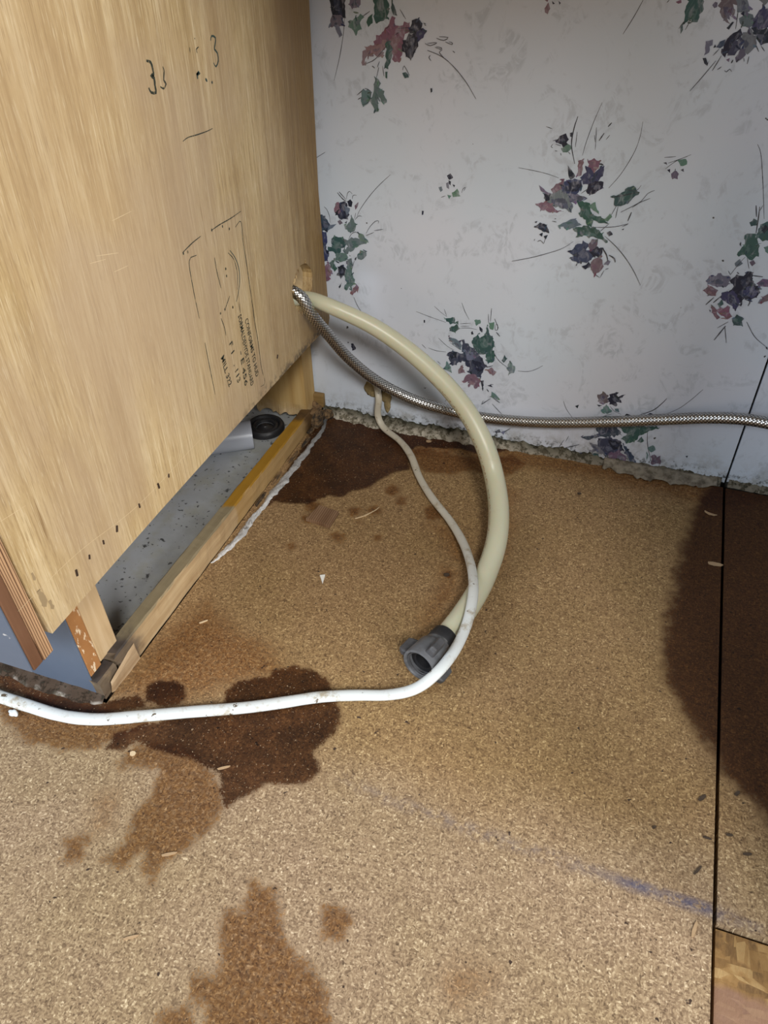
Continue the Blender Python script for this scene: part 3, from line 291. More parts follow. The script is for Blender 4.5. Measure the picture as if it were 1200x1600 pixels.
def hose_mat():
    m = M('drain_hose_plastic', .38)
    u, v, _ = m.sep(m.uv())
    col = m.mix(m.noise(12, 3), (.53,.52,.365), (.61,.60,.445))
    band = m.math('COMPARE', u, .955, .016); ln = m.math('MULTIPLY', band, m.math('MULTIPLY', m.rng(v, .22, .26), m.rng(m.noise(420, 2, .6), .50, .54)))
    col = m.mix(m.math('MULTIPLY', ln, .7), col, (.30,.15,.05))
    col = m.mix(m.rng(m.noise(30, 4, .7), .58, .75, 0, .35), col, (.45,.40,.25))
    return m.done(col, None, Subsurface_Weight=.25, Subsurface_Scale=.004)
def cable_mat():
    m = M('cable_jacket', .42)
    y = m.sep()[1]
    col = m.mix(m.rng(y, -.42, -.05), (.66,.70,.70), (.52,.47,.37)); d = m.noise(55, 5, .7)
    col = m.mix(m.rng(d, .50, .68, 0, .8), col, (.33,.26,.16)); col = m.mix(m.rng(m.noise(140, 3, .6), .66, .70), col, (.12,.09,.06))
    return m.done(col)
def mold_plastic(name, col, rough): 
    m = M(name, rough); n = m.noise(80, 4, .65)
    return m.done(m.mix(m.rng(n, .4, .7, 0, .8), col, tuple(c*.5 for c in col)), m.rng(n, .3, .7, rough-.1, rough+.15))
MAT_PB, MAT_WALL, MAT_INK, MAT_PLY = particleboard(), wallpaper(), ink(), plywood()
# ---------------------------------------------------------------- floor
ST = {}
for s in STAINS:
    p = np.array(s[1:], float).reshape(-1, 2)*1e-4
    ST.setdefault(s[0], []).append(p)
def sdf(P, polys):
    """signed depth inside the union of polygons (positive inside), clipped"""
    best = np.full(len(P), -.08)
    for poly in polys:
        lo, hi = poly.min(0)-.09, poly.max(0)+.09
        k = np.where(((P > lo) & (P < hi)).all(1))[0]
        if not len(k): continue
        Q = P[k]; d = np.full(len(Q), 9.); ins = np.zeros(len(Q), bool)
        for i in range(len(poly)):
            a, b = poly[i], poly[(i+1) % len(poly)]; ab = b-a
            t = np.clip(((Q-a)@ab)/(ab@ab+1e-12), 0, 1); d = np.minimum(d, np.linalg.norm(Q-a-t[:, None]*ab, axis=1))
            c = ((a[1] > Q[:, 1]) != (b[1] > Q[:, 1])) & (Q[:, 0] < (b[0]-a[0])*(Q[:, 1]-a[1])/(b[1]-a[1]+1e-12)+a[0]); ins ^= c
        best[k] = np.maximum(best[k], np.where(ins, d, -d))
    return np.clip(best, -.08, .08)
def sheet(name, xs, ys, keep, top, thick, mat, parent, stains=True):
    X_, Y_ = np.meshgrid(xs, ys, indexing='ij'); P = np.stack([X_.ravel(), Y_.ravel()], 1); ny = len(ys)
    F = []
    for i in range(len(xs)-1):
        for j in range(ny-1):
            if keep(.5*(xs[i]+xs[i+1]), .5*(ys[j]+ys[j+1])): F.append((i*ny+j, (i+1)*ny+j, (i+1)*ny+j+1, i*ny+j+1))
    Z = top + np.zeros(len(P))
    used = sorted({v for f in F for v in f}); re = {v: i for i, v in enumerate(used)}
    P = P[used]; F = [tuple(re[v] for v in f) for f in F]
    o = mesh_obj(name, np.c_[P, Z[used]], F, mat, parent)
    if stains:
        for k in ('dark', 'mid', 'soft', 'big'):
            a = o.data.attributes.new('sd_'+k, 'FLOAT', 'POINT'); a.data.foreach_set('value', sdf(P, ST.get(k, [])).astype(np.float32))
        ch = np.array(CHALK); d = np.full(len(P), 9.); tt = np.zeros(len(P)); acc = 0
        for i in range(len(ch)-1):
            ab = ch[i+1]-ch[i]; t = np.clip(((P-ch[i])@ab)/(ab@ab), 0, 1); dd = np.linalg.norm(P-ch[i]-t[:, None]*ab, axis=1)
            m_ = dd < d; d = np.where(m_, dd, d); tt = np.where(m_, (i+t)/(len(ch)-1), tt)
        core = np.clip(1-d/.0052, 0, 1)**.5
        blue = np.interp(tt, [0, .5, .60, .66, .72, .80, .86, .9, .97, 1], [0, 0, .25, .9, .45, .9, .5, .3, .3, 0])
        a = o.data.attributes.new('chalk', 'FLOAT', 'POINT'); a.data.foreach_set('value', (core*blue).astype(np.float32))
        grey = np.interp(tt, [0, .1, .3, .45, .7, .8], [.1, .35, .6, .6, .3, 0]); core2 = np.clip(1-d/.009, 0, 1)
        a = o.data.attributes.new('chalkgrey', 'FLOAT', 'POINT'); a.data.foreach_set('value', (core2*grey).astype(np.float32))
    m = o.modifiers.new('thickness', 'SOLIDIFY'); m.thickness = thick; m.offset = -1
    return o
SEAM = .4950
floor = struct(box('floor', (-1.6, -2.6, -.060), (1.6, .06, -.0202), plain('subfloor', (.05,.035,.022), .9), None, 0))
xs = np.r_[np.arange(-.62, -.03, .008), np.arange(-.028, SEAM-.0045, .0035), SEAM-.0016]
ys = np.r_[np.arange(-1.9, -.9, .02), np.arange(-.9, -.503, .0035), np.arange(-.5025, -.006, .0035), -.006]
o = sheet('particleboard_sheet', xs, ys, lambda x, y: x > -.0265 or y < -.5055, 0.0, .019, MAT_PB, floor)
o['label'] = 'large stained particleboard sheet filling the bay'
xs = np.r_[np.arange(SEAM+.0016, .574, .004)]; ys = np.r_[np.arange(-.5225, -.006, .004), -.006]
o = sheet('particleboard_sheet', xs, ys, lambda x, y: True, -.0006, .019, MAT_PB, floor)
o['label'] = 'narrow dark particleboard strip right of the seam'
# oriented strand board at the lower right
m = M('strand_board', .6)
warp = m.noise(9, 2)
a_ = m.vor(62, m.map(m.obj(), (1, 3.2, .01), (0,0,.5), )); b_ = m.vor(58, m.map(m.obj(), (3.4, 1, .01), (0,0,.35))); c_ = m.vor(75, m.map(m.obj(), (1, 3.0, .01), (0,0,-.7)))
s_ = m.mix(m.rng(m.noise(34, 2), .46, .54), m.mix(m.rng(m.noise(28, 2), .46, .54), a_, b_), c_)
fib = m.noise(160, 4, .6, m.map(m.obj(), (3, 1, 1), (0,0,.5)))
oc = m.ramp(m.sep(s_)[0], [(0., (.13,.07,.025)), (.35, (.23,.125,.04)), (.75, (.32,.19,.068)), (1., (.42,.28,.12))])
oc = m.mix(m.rng(fib, .4, .65, 0, .45), oc, (.30,.17,.06))
yy = m.sep()[1]; band = m.math('MULTIPLY', m.rng(m.math('ADD', yy, m.math('MULTIPLY_ADD', m.noise(30, 3), .02, -.01)), -.566, -.560, 1, 0), .75); oc = m.mix(band, oc, m.mix(m.noise(40, 4, .6, m.map(m.obj(), (.15, 1, 1))), (.13,.06,.045), (.36,.22,.15)))
m.bump(m.math('ADD', m.sep(s_)[0], fib), .4, .0012); MAT_OSB = m.done(oc)
xs = np.arange(SEAM+.0014, 1.5, .02); ys = np.arange(-1.9, -.524, .02); ys = np.r_[ys, -.5250]
o = sheet('strand_board_sheet', xs, ys, lambda x, y: True, -.0035, .0155, MAT_OSB, floor, False); o['label'] = 'strand board sheet at the lower right corner'
o = sheet('vinyl_sheet', np.array([-.9, -.5, -.0455]), np.array([-.486, -.25, -.003]), lambda x, y: True, -.001, .017, vinyl(), floor, False)
o['label'] = 'dusty grey vinyl under the cabinet'

# ---------------------------------------------------------------- wall
wall = struct(box('wall_back', (-1.6, .006, -.02), (1.6, .12, 2.4), plain('wall_core', (.05,.045,.035), .9), None, 0))
def wall_panel(x0, x1, seed):
    xs = np.linspace(x0, x1, max(3, int((x1-x0)/.004))); zs = [.018, .05, .15, .5, 1.2, 2.38]
    jag = .0045 + .0035*vnoise(xs, seed, 90) + .002*vnoise(xs, seed+3, 320, 1) + .004*np.clip(vnoise(xs, seed+5, 25), 0, 1)
    V, F = [], []; n = len(zs)+1
    for x, j in zip(xs, jag):
        V.append((x, 0, j))
        for z in zs: V.append((x, 0, z))
    for i in range(len(xs)-1):
        for k in range(n-1): F.append((i*n+k, (i+1)*n+k, (i+1)*n+k+1, i*n+k+1))
    o = mesh_obj('wall_panel', V, F, MAT_WALL, wall); m = o.modifiers.new('thickness', 'SOLIDIFY'); m.thickness = .0055; m.offset = -1
    return o
wp1 = wall_panel(-1.5, SEAM-.0012, 3); wp1['label'] = 'papered wall panel left of the seam'
wp2 = wall_panel(SEAM+.0012, 1.5, 9); wp2['label'] = 'papered wall panel right of the seam'
INK = dict(n=(.015,.021,.042), i=(.048,.062,.118), s=(.16,.175,.235), r=(.205,.115,.150), R=(.29,.20,.23), m=(.14,.105,.155), g=(.042,.100,.096), p=(.125,.205,.195), l=(.045,.045,.055), L=(.035,.038,.05))
def rough_poly(P, amp):
    out = []
    for i in range(len(P)):
        a, b = P[i], P[(i+1) % len(P)]; d = b-a; L = np.linalg.norm(d)
        if L < 1e-6: continue
        n = np.array((-d[1], d[0]))/L; k = max(1, int(L/.0022)); out.append(a+rng.normal(0, amp*.35, 2))
        for j in range(1, k): out.append(a+d*(j+rng.uniform(-.3, .3))/k + n*rng.normal(0, 1)*min(amp, L*.12))
    return np.array(out)
def dilate(P, d):
    a = np.dot(P[:, 0], np.roll(P[:, 1], -1))-np.dot(P[:, 1], np.roll(P[:, 0], -1)); t = np.roll(P, -1, 0)-np.roll(P, 1, 0); t /= np.linalg.norm(t, axis=1)[:, None]+1e-9
    n = np.c_[t[:, 1], -t[:, 0]]*(1 if a > 0 else -1); return P+n*d
def area2(P): return .5*abs(np.dot(P[:, 0], np.roll(P[:, 1], 1))-np.dot(P[:, 1], np.roll(P[:, 0], 1)))
def print_mesh(name, items, to3, parent, mat, off=.00012, step=.000006, lw=.0006, cmap=INK, grow=.0):
    V, F, C = [], [], []; lvl = [off]
    def poly(P, col):
        if len(P) < 3: return
        lvl[0] += step; b = len(V)
        for p in P: V.append(to3(p[0], p[1], lvl[0])); C.append(col+(1,))
        for t in tessellate_polygon([[Vector((p[0], p[1], 0)) for p in P]]): F.append(tuple(b+k for k in t))
    def stroke(P, wd, col):
        Q = catmull([np.r_[p, 0] for p in P], .003)[:, :2]; T = np.gradient(Q, axis=0); T /= np.linalg.norm(T, axis=1)[:, None]+1e-9; N = np.c_[-T[:, 1], T[:, 0]]
        t = np.linspace(0, 1, len(Q)); h = wd*.5*(.45+.55*np.sin(np.pi*np.clip(t*.9+.08, 0, 1)))*(1+.2*vnoise(t*40, 2))
        lvl[0] += step; b = len(V)
        for q, n, w_ in zip(Q, N, h):
            for s in (1, -1): p = q+n*w_*s; V.append(to3(p[0], p[1], lvl[0])); C.append(col+(1,))
        for i in range(len(Q)-1): F.append((b+2*i, b+2*i+1, b+2*i+3, b+2*i+2))
    for it in items:
        k = it[0]; P = np.array(it[1:], float).reshape(-1, 2)*1e-4; col = cmap[k]
        if k in 'lL': stroke(P, lw*(1.8 if k == 'L' else 1.0), col); continue
        A = area2(P); amp = min(.0009, .08*math.sqrt(A)); P = dilate(P, grow*min(1, math.sqrt(A)/.008)); poly(rough_poly(P, amp), tuple(c*rng.uniform(.85, 1.15) for c in col))
        if A > 4e-5:
            c0 = P.mean(0); other = {'n':'is', 'i':'ns', 's':'in', 'r':'Rm', 'R':'rm', 'm':'si', 'g':'pg', 'p':'gs'}.get(k, 'n')
            for j in range(3 if A > 1.5e-4 else 2):
                a = rng.uniform(0, math.tau); sc = rng.uniform(.25, .45); cc = c0+(P[rng.integers(len(P))]-c0)*rng.uniform(.1, .45)
                q = cc+(P-c0)*sc*np.array((rng.uniform(.6, 1.1), rng.uniform(.6, 1.1))); oc_ = cmap[other[j % len(other)]]
                poly(rough_poly(q, amp*.7), tuple(.45*x+.55*y for x, y in zip(col, oc_)))
            if grow:
                for j in range(int(3+A*2.2e4)):
                    v0 = P[rng.integers(len(P))]; d_ = (v0-c0)/(np.linalg.norm(v0-c0)+1e-9); a_ = rng.normal(0, .5); d_ = np.array((d_[0]*math.cos(a_)-d_[1]*math.sin(a_), d_[0]*math.sin(a_)+d_[1]*math.cos(a_)))
                    L_ = rng.uniform(.002, .0055); st_ = v0-d_*L_*rng.uniform(.5, 1.3); stroke([st_, st_+d_*L_*.5+rng.normal(0, .0003, 2), st_+d_*L_], rng.uniform(.0006, .0018), tuple(c*rng.uniform(.6, 1.2) for c in cmap[k if rng.random() < .6 else other[0]]))
    return mesh_obj(name, V, F, mat, parent, cols=C)
NM = dict(rose='pink rose with navy bloom', sprig='small navy and green sprig', spray='green leaf spray beside the cabinet', center='large navy blossom with green leaves', sprig2='tiny sprig with mauve bud', drop='pink bud at the top edge', corner='navy blossom in the top right corner', edge='navy blossom at the right edge', low='indigo blossom behind the braided hose', iris='blue iris with pink petals', specks='black printed specks')
for k, items in PRINTS.items():
    o = print_mesh('floral_print', items, lambda x, z, h: (x, -h, z), wp1, MAT_INK, step=.000004, grow=.0008); o['label'] = NM[k]
# crumbled plaster lip along the foot of the wall
MAT_CRUST = crust_mat()
def lip(name, x0, x1, depth, seed, parent):
    xs = np.arange(x0, x1, .0022); V, F, C = [], [], []; R = 9
    for i, x in enumerate(xs):
        d = depth(x)*(1+.28*vnoise(x, seed, 130)) ; hz = .010+.006*vnoise(x, seed+1, 60)+.003*vnoise(x, seed+2, 260)
        for r in range(R):
            t = r/(R-1); y = .004 - (d+.004)*t**.9 + .0014*vnoise(x*1.0+r*.37, seed+7, 230); z = hz*(1-t)**1.4 + .0035*math.sin(math.pi*min(1, t*1.05))*(1+.7*vnoise(x+r*.71, seed+4, 300)) + .0006
            if r == R-1: z = -.0004
            V.append((x, y, max(z, -.0004)))
            dark = (.045,.045,.028); mid = (.15,.135,.10); pf = float(np.interp(x, [0, .2, .3, .5], [1., .8, .4, .25])); pale = (.10+.34*pf, .085+.315*pf, .06+.265*pf)
            q = min(max((t-.50+.22*float(vnoise(x, seed+9, 85)))/.35, 0), 1); q2 = min(max((t-.15+.12*float(vnoise(x, seed+8, 140)))/.35, 0), 1)
            c = [dark[k]*(1-q2)+mid[k]*q2 for k in range(3)]; c = [c[k]*(1-q)+pale[k]*q for k in range(3)]; C.append((*c, 1))
    for i in range(len(xs)-1):
        for r in range(R-1): F.append((i*R+r, i*R+r+1, (i+1)*R+r+1, (i+1)*R+r))
    return mesh_obj(name, V, F, MAT_CRUST, parent, True, cols=C)
o = lip('plaster_lip', -.025, SEAM-.003, lambda x: np.interp(x, [-.03, .0, .05, .12, .2, .3, .42, .5], [.006, .012, .017, .016, .013, .008, .006, .005]), 11, wall); o['label'] = 'mouldy crumbled plaster edge along the floor'
o = lip('plaster_lip', SEAM+.003, .62, lambda x: .004, 21, wall); o['label'] = 'crumbled plaster edge right of the seam'
# curled strip of paper at the foot of the wall
pk = catmull(MISC['peel'][:-1], .003); V, F = [], []
for i, p in enumerate(pk):
    t = i/(len(pk)-1); out = float(-p[1])*(.55+.3*float(vnoise(i*.35, 15)))
    for r in range(7):
        s = r/6; V.append((p[0]+.001*float(vnoise(i*.31, 5)), -.001-out*s,   .009*(1-s)**2+.0022*s+.0025*math.sin(math.pi*s)*(.4+.6*math.sin(math.pi*t))+.001*float(vnoise(i*.2+r, 6))))
for i in range(len(pk)-1):
    for r in range(6): F.append((i*7+r, i*7+r+1, (i+1)*7+r+1, (i+1)*7+r))
m = M('torn_paper', .8); MAT_TORN = m.done(m.mix(m.rng(m.noise(70, 4, .65), .4, .65), (.27,.235,.18), (.10,.08,.055)))
o = mesh_obj('peeling_paper', V, F, MAT_TORN, wall, True); md = o.modifiers.new('thickness', 'SOLIDIFY'); md.thickness = .0008
o['label'] = 'curled torn wallpaper strip at the wall foot'
# foam around the cable hole
def blob(name, c, r, mat, parent, seed, sq=(1,1,1), amp=.3, sub=3):
    bm = bmesh.new(); bmesh.ops.create_icosphere(bm, subdivisions=sub, radius=1)
    for v in bm.verts:
        p = np.array(v.co); d = 1+amp*(float(vnoise(p[0]*2+p[1]*1.3+seed, seed, 1.3))+float(vnoise(p[2]*2.1-p[1]*1.7+seed*2, seed+2, 1.3)))*.6+amp*.3*float(vnoise(p[0]*5+p[2]*4, seed+4))
        v.co = Vector(c)+Vector(p*d*r*np.array(sq))
    me = bpy.data.meshes.new(name); bm.to_mesh(me); bm.free(); me.materials.append(mat); me.shade_smooth()
    o = bpy.data.objects.new(name, me); COL.objects.link(o)
    if parent is not None: child(o, parent)
    return o
m = M('expanding_foam', .9); fm = m.noise(170, 4, .7); m.bump(fm, .7, .002); MAT_FOAM = m.done(m.mix(fm, (.10,.07,.03), (.47,.36,.17)))
MAT_BLACK = plain('hole_shade_black', (.018,.015,.012), .8)
for i, (x, z, r, sq) in enumerate([(.0425, .0500, .0105, (.8,.35,.9)), (.0480, .0430, .0075, (.9,.4,.7)), (.0655, .0420, .010, (.7,.35,1.2)), (.0670, .0290, .0085, (.55,.35,1.3))]):
    o = blob('foam_lump', (x, .0005, z), r, MAT_FOAM, wall, 40+i, sq)
blob('cable_hole_shade', (.0535, .0006, .0490), .0095, MAT_BLACK, wall, 47, (.75,.22,1.1), .15)  # black lump painted in place of the dark inside an open hole

# ---------------------------------------------------------------- setting out of frame that shades the bay
m = M('bay_side_paint', .55); MAT_SIDE = m.done(m.mix(m.noise(9, 4), (.46,.46,.46), (.56,.56,.55)))
struct(box('wall_right', (.572, -.585, .0), (1.24, -.0005, .8615), MAT_SIDE, None, .001))
ct = tag(box('countertop', (-.62, -.625, .862), (1.25, -.001, .900), plain('laminate', (.50,.48,.44), .35), None, .004), 'pale laminate countertop bridging the open bay', 'countertop')

# ---------------------------------------------------------------- base cabinet on the left
cab = thing('base_cabinet', 'plywood-sided base cabinet with blue toe kick at the left', 'cabinet', (-.25, -.28, 0))
def prism_panel(name, outer, hole, x0, x1, mat, parent):
    ring = [outer] + ([hole] if hole else []); pts = [p for r in ring for p in r]; n = len(pts)
    V = [(x1, y, z) for y, z in pts] + [(x0, y, z) for y, z in pts]
    F = []
    for t in tessellate_polygon([[Vector((y, z, 0)) for y, z in r] for r in ring]): F.append(tuple(t)); F.append(tuple(n+k for k in reversed(t)))
    b = 0
    for r in ring:
        for i in range(len(r)): j = (i+1) % len(r); F.append((b+i, b+j, n+b+j, n+b+i))
        b += len(r)
    o = mesh_obj(name, V, F, mat, parent)
    bm = bmesh.new(); bm.from_mesh(o.data); bmesh.ops.recalc_face_normals(bm, faces=bm.faces); bm.to_mesh(o.data); bm.free()
    return o
outer = [(-.011,.858), (-.0116,.4765), (-.017,.3958), (-.0225,.3034), (-.0205,.2387), (-.0183,.18), (-.0173,.152), (-.022,.1462), (-.0446,.1450), (-.13,.1475), (-.285,.1505), (-.40,.1520), (-.5443,.1522), (-.5475,.20), (-.549,.858)]
hole = [(-.0825+.0265*math.cos(a)*(1+.04*math.sin(5*a)), .2195+.0255*math.sin(a)*(1+.03*math.sin(7*a+1))) for a in np.linspace(0, math.tau, 28, endpoint=False)]
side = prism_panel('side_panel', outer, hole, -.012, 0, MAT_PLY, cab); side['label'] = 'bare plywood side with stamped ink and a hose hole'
# raw splintered rim of the hole
m = M('torn_veneer', .8); MAT_RIM = m.done(m.mix(m.rng(m.noise(180, 4, .7), .4, .6), (.62,.45,.23), (.20,.12,.05)))
for i in range(9):
    a = rng.uniform(1.0, 4.6); y, z = -.0825+.0265*math.cos(a), .2195+.0255*math.sin(a); L = rng.uniform(.003, .008)
    dy, dz = rng.uniform(-.25, .25)*L, -L if a > 1.7 else L
    mesh_obj('splinter', [(.0002, y-.0005, z), (.0012, y+.0005, z), (.0008, y+dy, z+dz), (-.0006, y, z)], [(0,1,2), (0,3,1), (1,3,2), (0,2,3)], MAT_RIM, side)
# ink on the panel
m = M('stamp_ink', .6); MAT_STAMP = m.done(m.mix(m.rng(m.noise(500, 3, .6, m.map(m.obj(), (1,1,.3))), .54, .66), (.030,.036,.024), (.36,.26,.13)))
m = M('marker_ink', .5); MAT_MARK = m.done(m.mix(m.noise(200), (.015,.035,.035), (.06,.10,.08)))
to_panel = lambda y, z, h: (h, y, z)
def flat(L): return [v*1e4 for p in L for v in p[1:]]
for l in MISC['stamp']: print_mesh('stamp_line', [['l']+flat(l)], to_panel, side, MAT_STAMP, lw=.0010)
print_mesh('stamp_arc', [['l']+flat(MISC['stamp'][6])], to_panel, side, MAT_MARK, off=.0002, lw=.0011)
for p in MISC['dots']: print_mesh('ink_dot', [['n']+[v*1e4 for a in np.linspace(0, math.tau, 7)[:-1] for v in (p[1]+.0010*math.cos(a), p[2]+.0014*math.sin(a))]], to_panel, side, MAT_STAMP, off=.00015)
print_mesh('marker_number', [['L']+flat(MISC['three'][0])], to_panel, side, MAT_STAMP, lw=.0014)['label'] = 'faded handwritten 3'
print_mesh('marker_number', [['L']+flat(MISC['three'][1])], to_panel, side, MAT_STAMP, lw=.0009)['label'] = 'faded handwritten 3'
print_mesh('marker_number', [['L']+flat(MISC['three'][2])], to_panel, side, MAT_MARK, lw=.0009)['label'] = 'handwritten 3 in green-black ink'
for l in MISC['three'][3:7]: print_mesh('ink_mark', [['L']+flat(l)], to_panel, side, MAT_MARK, lw=.0011)
for l in MISC['three'][7:]: print_mesh('ink_mark', [['l']+flat(l)], to_panel, side, MAT_STAMP, lw=.0009)
m = M('scratched_wood', .6); MAT_SCR = m.done(m.mix(m.noise(300, 2), (.58,.44,.25), (.74,.60,.38)))
for l in MISC['scratch']: print_mesh('scratch', [['l']+flat(l)], to_panel, side, MAT_SCR, lw=.0004)
dg = bpy.context.evaluated_depsgraph_get
for txt, a, b in MISC['text']:
    cu = bpy.data.curves.new('stamp_text', 'FONT'); cu.body = txt; cu.size = .0085; cu.align_x = 'LEFT'; cu.resolution_u = 2; cu.offset = .00012
    to = bpy.data.objects.new('stamp_text', cu); COL.objects.link(to); bpy.context.view_layer.update()
    me = bpy.data.meshes.new_from_object(to.evaluated_get(dg())); bpy.data.objects.remove(to)
    co = np.empty(len(me.vertices)*3); me.vertices.foreach_get('co', co); co = co.reshape(-1, 3); wdt = co[:, 0].max()
    A, B = np.array(a[1:]), np.array(b[1:]); e = B-A; Lh = np.linalg.norm(e); e /= Lh; nn = np.array((-e[1], e[0]))
    if nn[0] < 0: nn = -nn
    # reading downwards: letter tops point towards the wall
    yz = A + (co[:, :1]*Lh/wdt)*e + co[:, 1:2]*1.05*nn
    me.vertices.foreach_set('co', np.c_[np.full(len(yz), .0003), yz].ravel()); me.materials.clear(); me.materials.append(MAT_STAMP); me.update()
    o = bpy.data.objects.new('stamp_text', me); COL.objects.link(o); child(o, side); o['label'] = 'stamped ink reading ' + txt.strip('- .')
MAT_STAPLE = plain('rusty_staple', (.06,.04,.03), .5, .4)
sv = [(.0009, -.0012, .0042), (.0009, .0012, .0042), (.0009, .0012, -.0042), (.0009, -.0012, -.0042), (-.001, -.0012, .0042), (-.001, .0012, .0042), (-.001, .0012, -.0042), (-.001, -.0012, -.0042)]
for p in MISC['staples']:
    t = rng.uniform(-.5, .1); c_, s_ = math.cos(t), math.sin(t); k = rng.uniform(.4, .7)
    mesh_obj('staple', [(x, p[1]+(y*c_-z*s_)*k, p[2]+(y*s_+z*c_)*k) for x, y, z in sv], [(0,1,2,3), (0,4,5,1), (1,5,6,2), (2,6,7,3), (3,7,4,0), (4,7,6,5)], MAT_STAPLE, side)
MAT_SCUFF = plain('scuffed_wood', (.33,.24,.13), .8)
for p, sz in zip(MISC['scuffs'], (.004, .009, .005)):
    print_mesh('scuff', [['s']+[v*1e4 for y, z in ((-.3,1), (.35,.9), (.5,-.6), (.1,-1), (-.5,-.5)) for v in (p[1]+y*sz*.7, p[2]+z*sz)]], to_panel, side, MAT_SCUFF)
# face frame: raw grained edge, stained strip, blue painted front
m, oc, g = lumber('oak_edge', (.10,.045,.02), (.44,.25,.12), (.66,.43,.25), 'z', 60)
wv = m.n('ShaderNodeTexWave', wave_type='BANDS', bands_direction='Y'); m.put(wv.inputs['Vector'], m.map(m.obj(), (1, 1, .06))); wv.inputs['Scale'].default_value = 150; wv.inputs['Distortion'].default_value = 3.2; wv.inputs['Detail'].default_value = 2; wv.inputs['Detail Scale'].default_value = 1.2
oc = m.mix(m.rng(wv.outputs['Fac'], .05, .40, .9, 0), m.mix(.5, oc, (.62,.40,.235)), (.10,.045,.02)); MAT_OAK = m.done(oc)
m = M('blue_paint', .38); bp = m.noise(25, 4, .6); bc = m.mix(bp, (.085,.112,.160), (.118,.150,.208)); bc = m.mix(m.rng(m.noise(70, 3, .6), .68, .72), bc, (.5,.5,.5)); MAT_BLUE = m.done(bc)
MAT_STAINED = simple_lumber('stained_wood', (.13,.062,.034), (.18,.09,.05), (.24,.125,.075), 'z', 60, rough=.45)
box('stile', (-.040, -.5595, .139), (.0, -.5492, .858), MAT_OAK, cab, .0006)['label'] = 'raw oak face-frame stile edge with dark grain lines'
box('stile_edge', (-.040, -.5695, .139), (-.0004, -.5598, .858), MAT_STAINED, cab, .001)['label'] = 'brown stained front strip of the stile'
box('stile_face', (-.040, -.5712, .139), (-.0012, -.5697, .858), MAT_BLUE, cab, .0004)['label'] = 'blue painted stile front'
box('stile', (-.50, -.5712, .139), (-.460, -.5492, .858), MAT_BLUE, cab)
box('bottom_rail', (-.4595, -.5712, .139), (-.0405, -.5492, .175), MAT_BLUE, cab)
box('top_rail', (-.4595, -.5712, .80), (-.0405, -.5492, .858), MAT_BLUE, cab)
MAT_RAW = simple_lumber('raw_plywood', (.38,.25,.12), (.50,.35,.18), (.60,.45,.25), 'y', 60)
box('cabinet_floor', (-.488, -.548, .153), (-.0125, -.02, .165), MAT_RAW, cab)
box('gap_blocker_strip', (-.052, -.034, .1655), (-.0125, -.0006, .858), MAT_RAW, cab)  # added strip that blocks light leaking through the gap behind the panel
box('side_panel', (-.50, -.548, .15), (-.4885, -.012, .858), MAT_RAW, cab)
# toe kick board: blue front, raw orange edge
MAT_KEDGE_M = M('raw_board_edge', .8); m = MAT_KEDGE_M; ke = m.noise(150, 4, .65, m.map(m.obj(), (1, 1, .35)))
MAT_KEDGE = m.done(m.mix(m.rng(ke, .56, .62), m.mix(m.noise(60), (.30,.125,.035), (.46,.22,.075)), (.78,.62,.42)))
kick = box('toe_kick', (-.46, -.5000, .004), (-.0405, -.4985, .152), MAT_BLUE, cab, .0004); kick['label'] = 'blue painted toe kick board'
box('toe_kick_edge', (-.46, -.4984, .026), (-.0400, -.4835, .152), MAT_KEDGE, kick, .0006)['label'] = 'raw orange edge of the toe kick board'
MAT_POST = simple_lumber('post_wood', (.46,.31,.16), (.58,.42,.24), (.68,.53,.34), 'z', 70)
box('post', (-.085, -.4832, .028), (-.0402, -.4570, .152), MAT_POST, cab, .0015)['label'] = 'short pine post behind the toe kick'
# back post with a torn lower end
m, oc, g = lumber('torn_post', (.34,.19,.06), (.52,.34,.13), (.62,.45,.21), 'z', 60)
x, y, z = m.sep(); oc = m.mix(m.rng(m.math('ADD', z, m.math('MULTIPLY_ADD', m.noise(60, 4, .7), .03, -.015)), .032, .012), oc, m.mix(m.noise(100, 4), (.38,.22,.08), (.70,.55,.33))); MAT_TPOST = m.done(oc)
V, F = [], []; NX = 22
for j in range(NX+1):
    x = -.112+.076*j/NX; zb = .004+.010*abs(float(vnoise(j*.23, 31)))+.006*float(vnoise(j*.9, 32))
    bul = .003*float(vnoise(j*.5, 33))
    V += [(x, -.032+bul, max(zb, .0005)), (x, -.033, .028), (x, -.032, .155), (x, -.004, .155), (x, -.004, max(zb, .0005))]
for j in range(NX):
    for k in range(5): F.append((j*5+k, (j+1)*5+k, (j+1)*5+(k+1) % 5, j*5+(k+1) % 5))
F += [(4,3,2,1,0), tuple(NX*5+k for k in range(5))]
mesh_obj('post', V, F, MAT_TPOST, cab)['label'] = 'wooden corner post with a splintered wet foot'
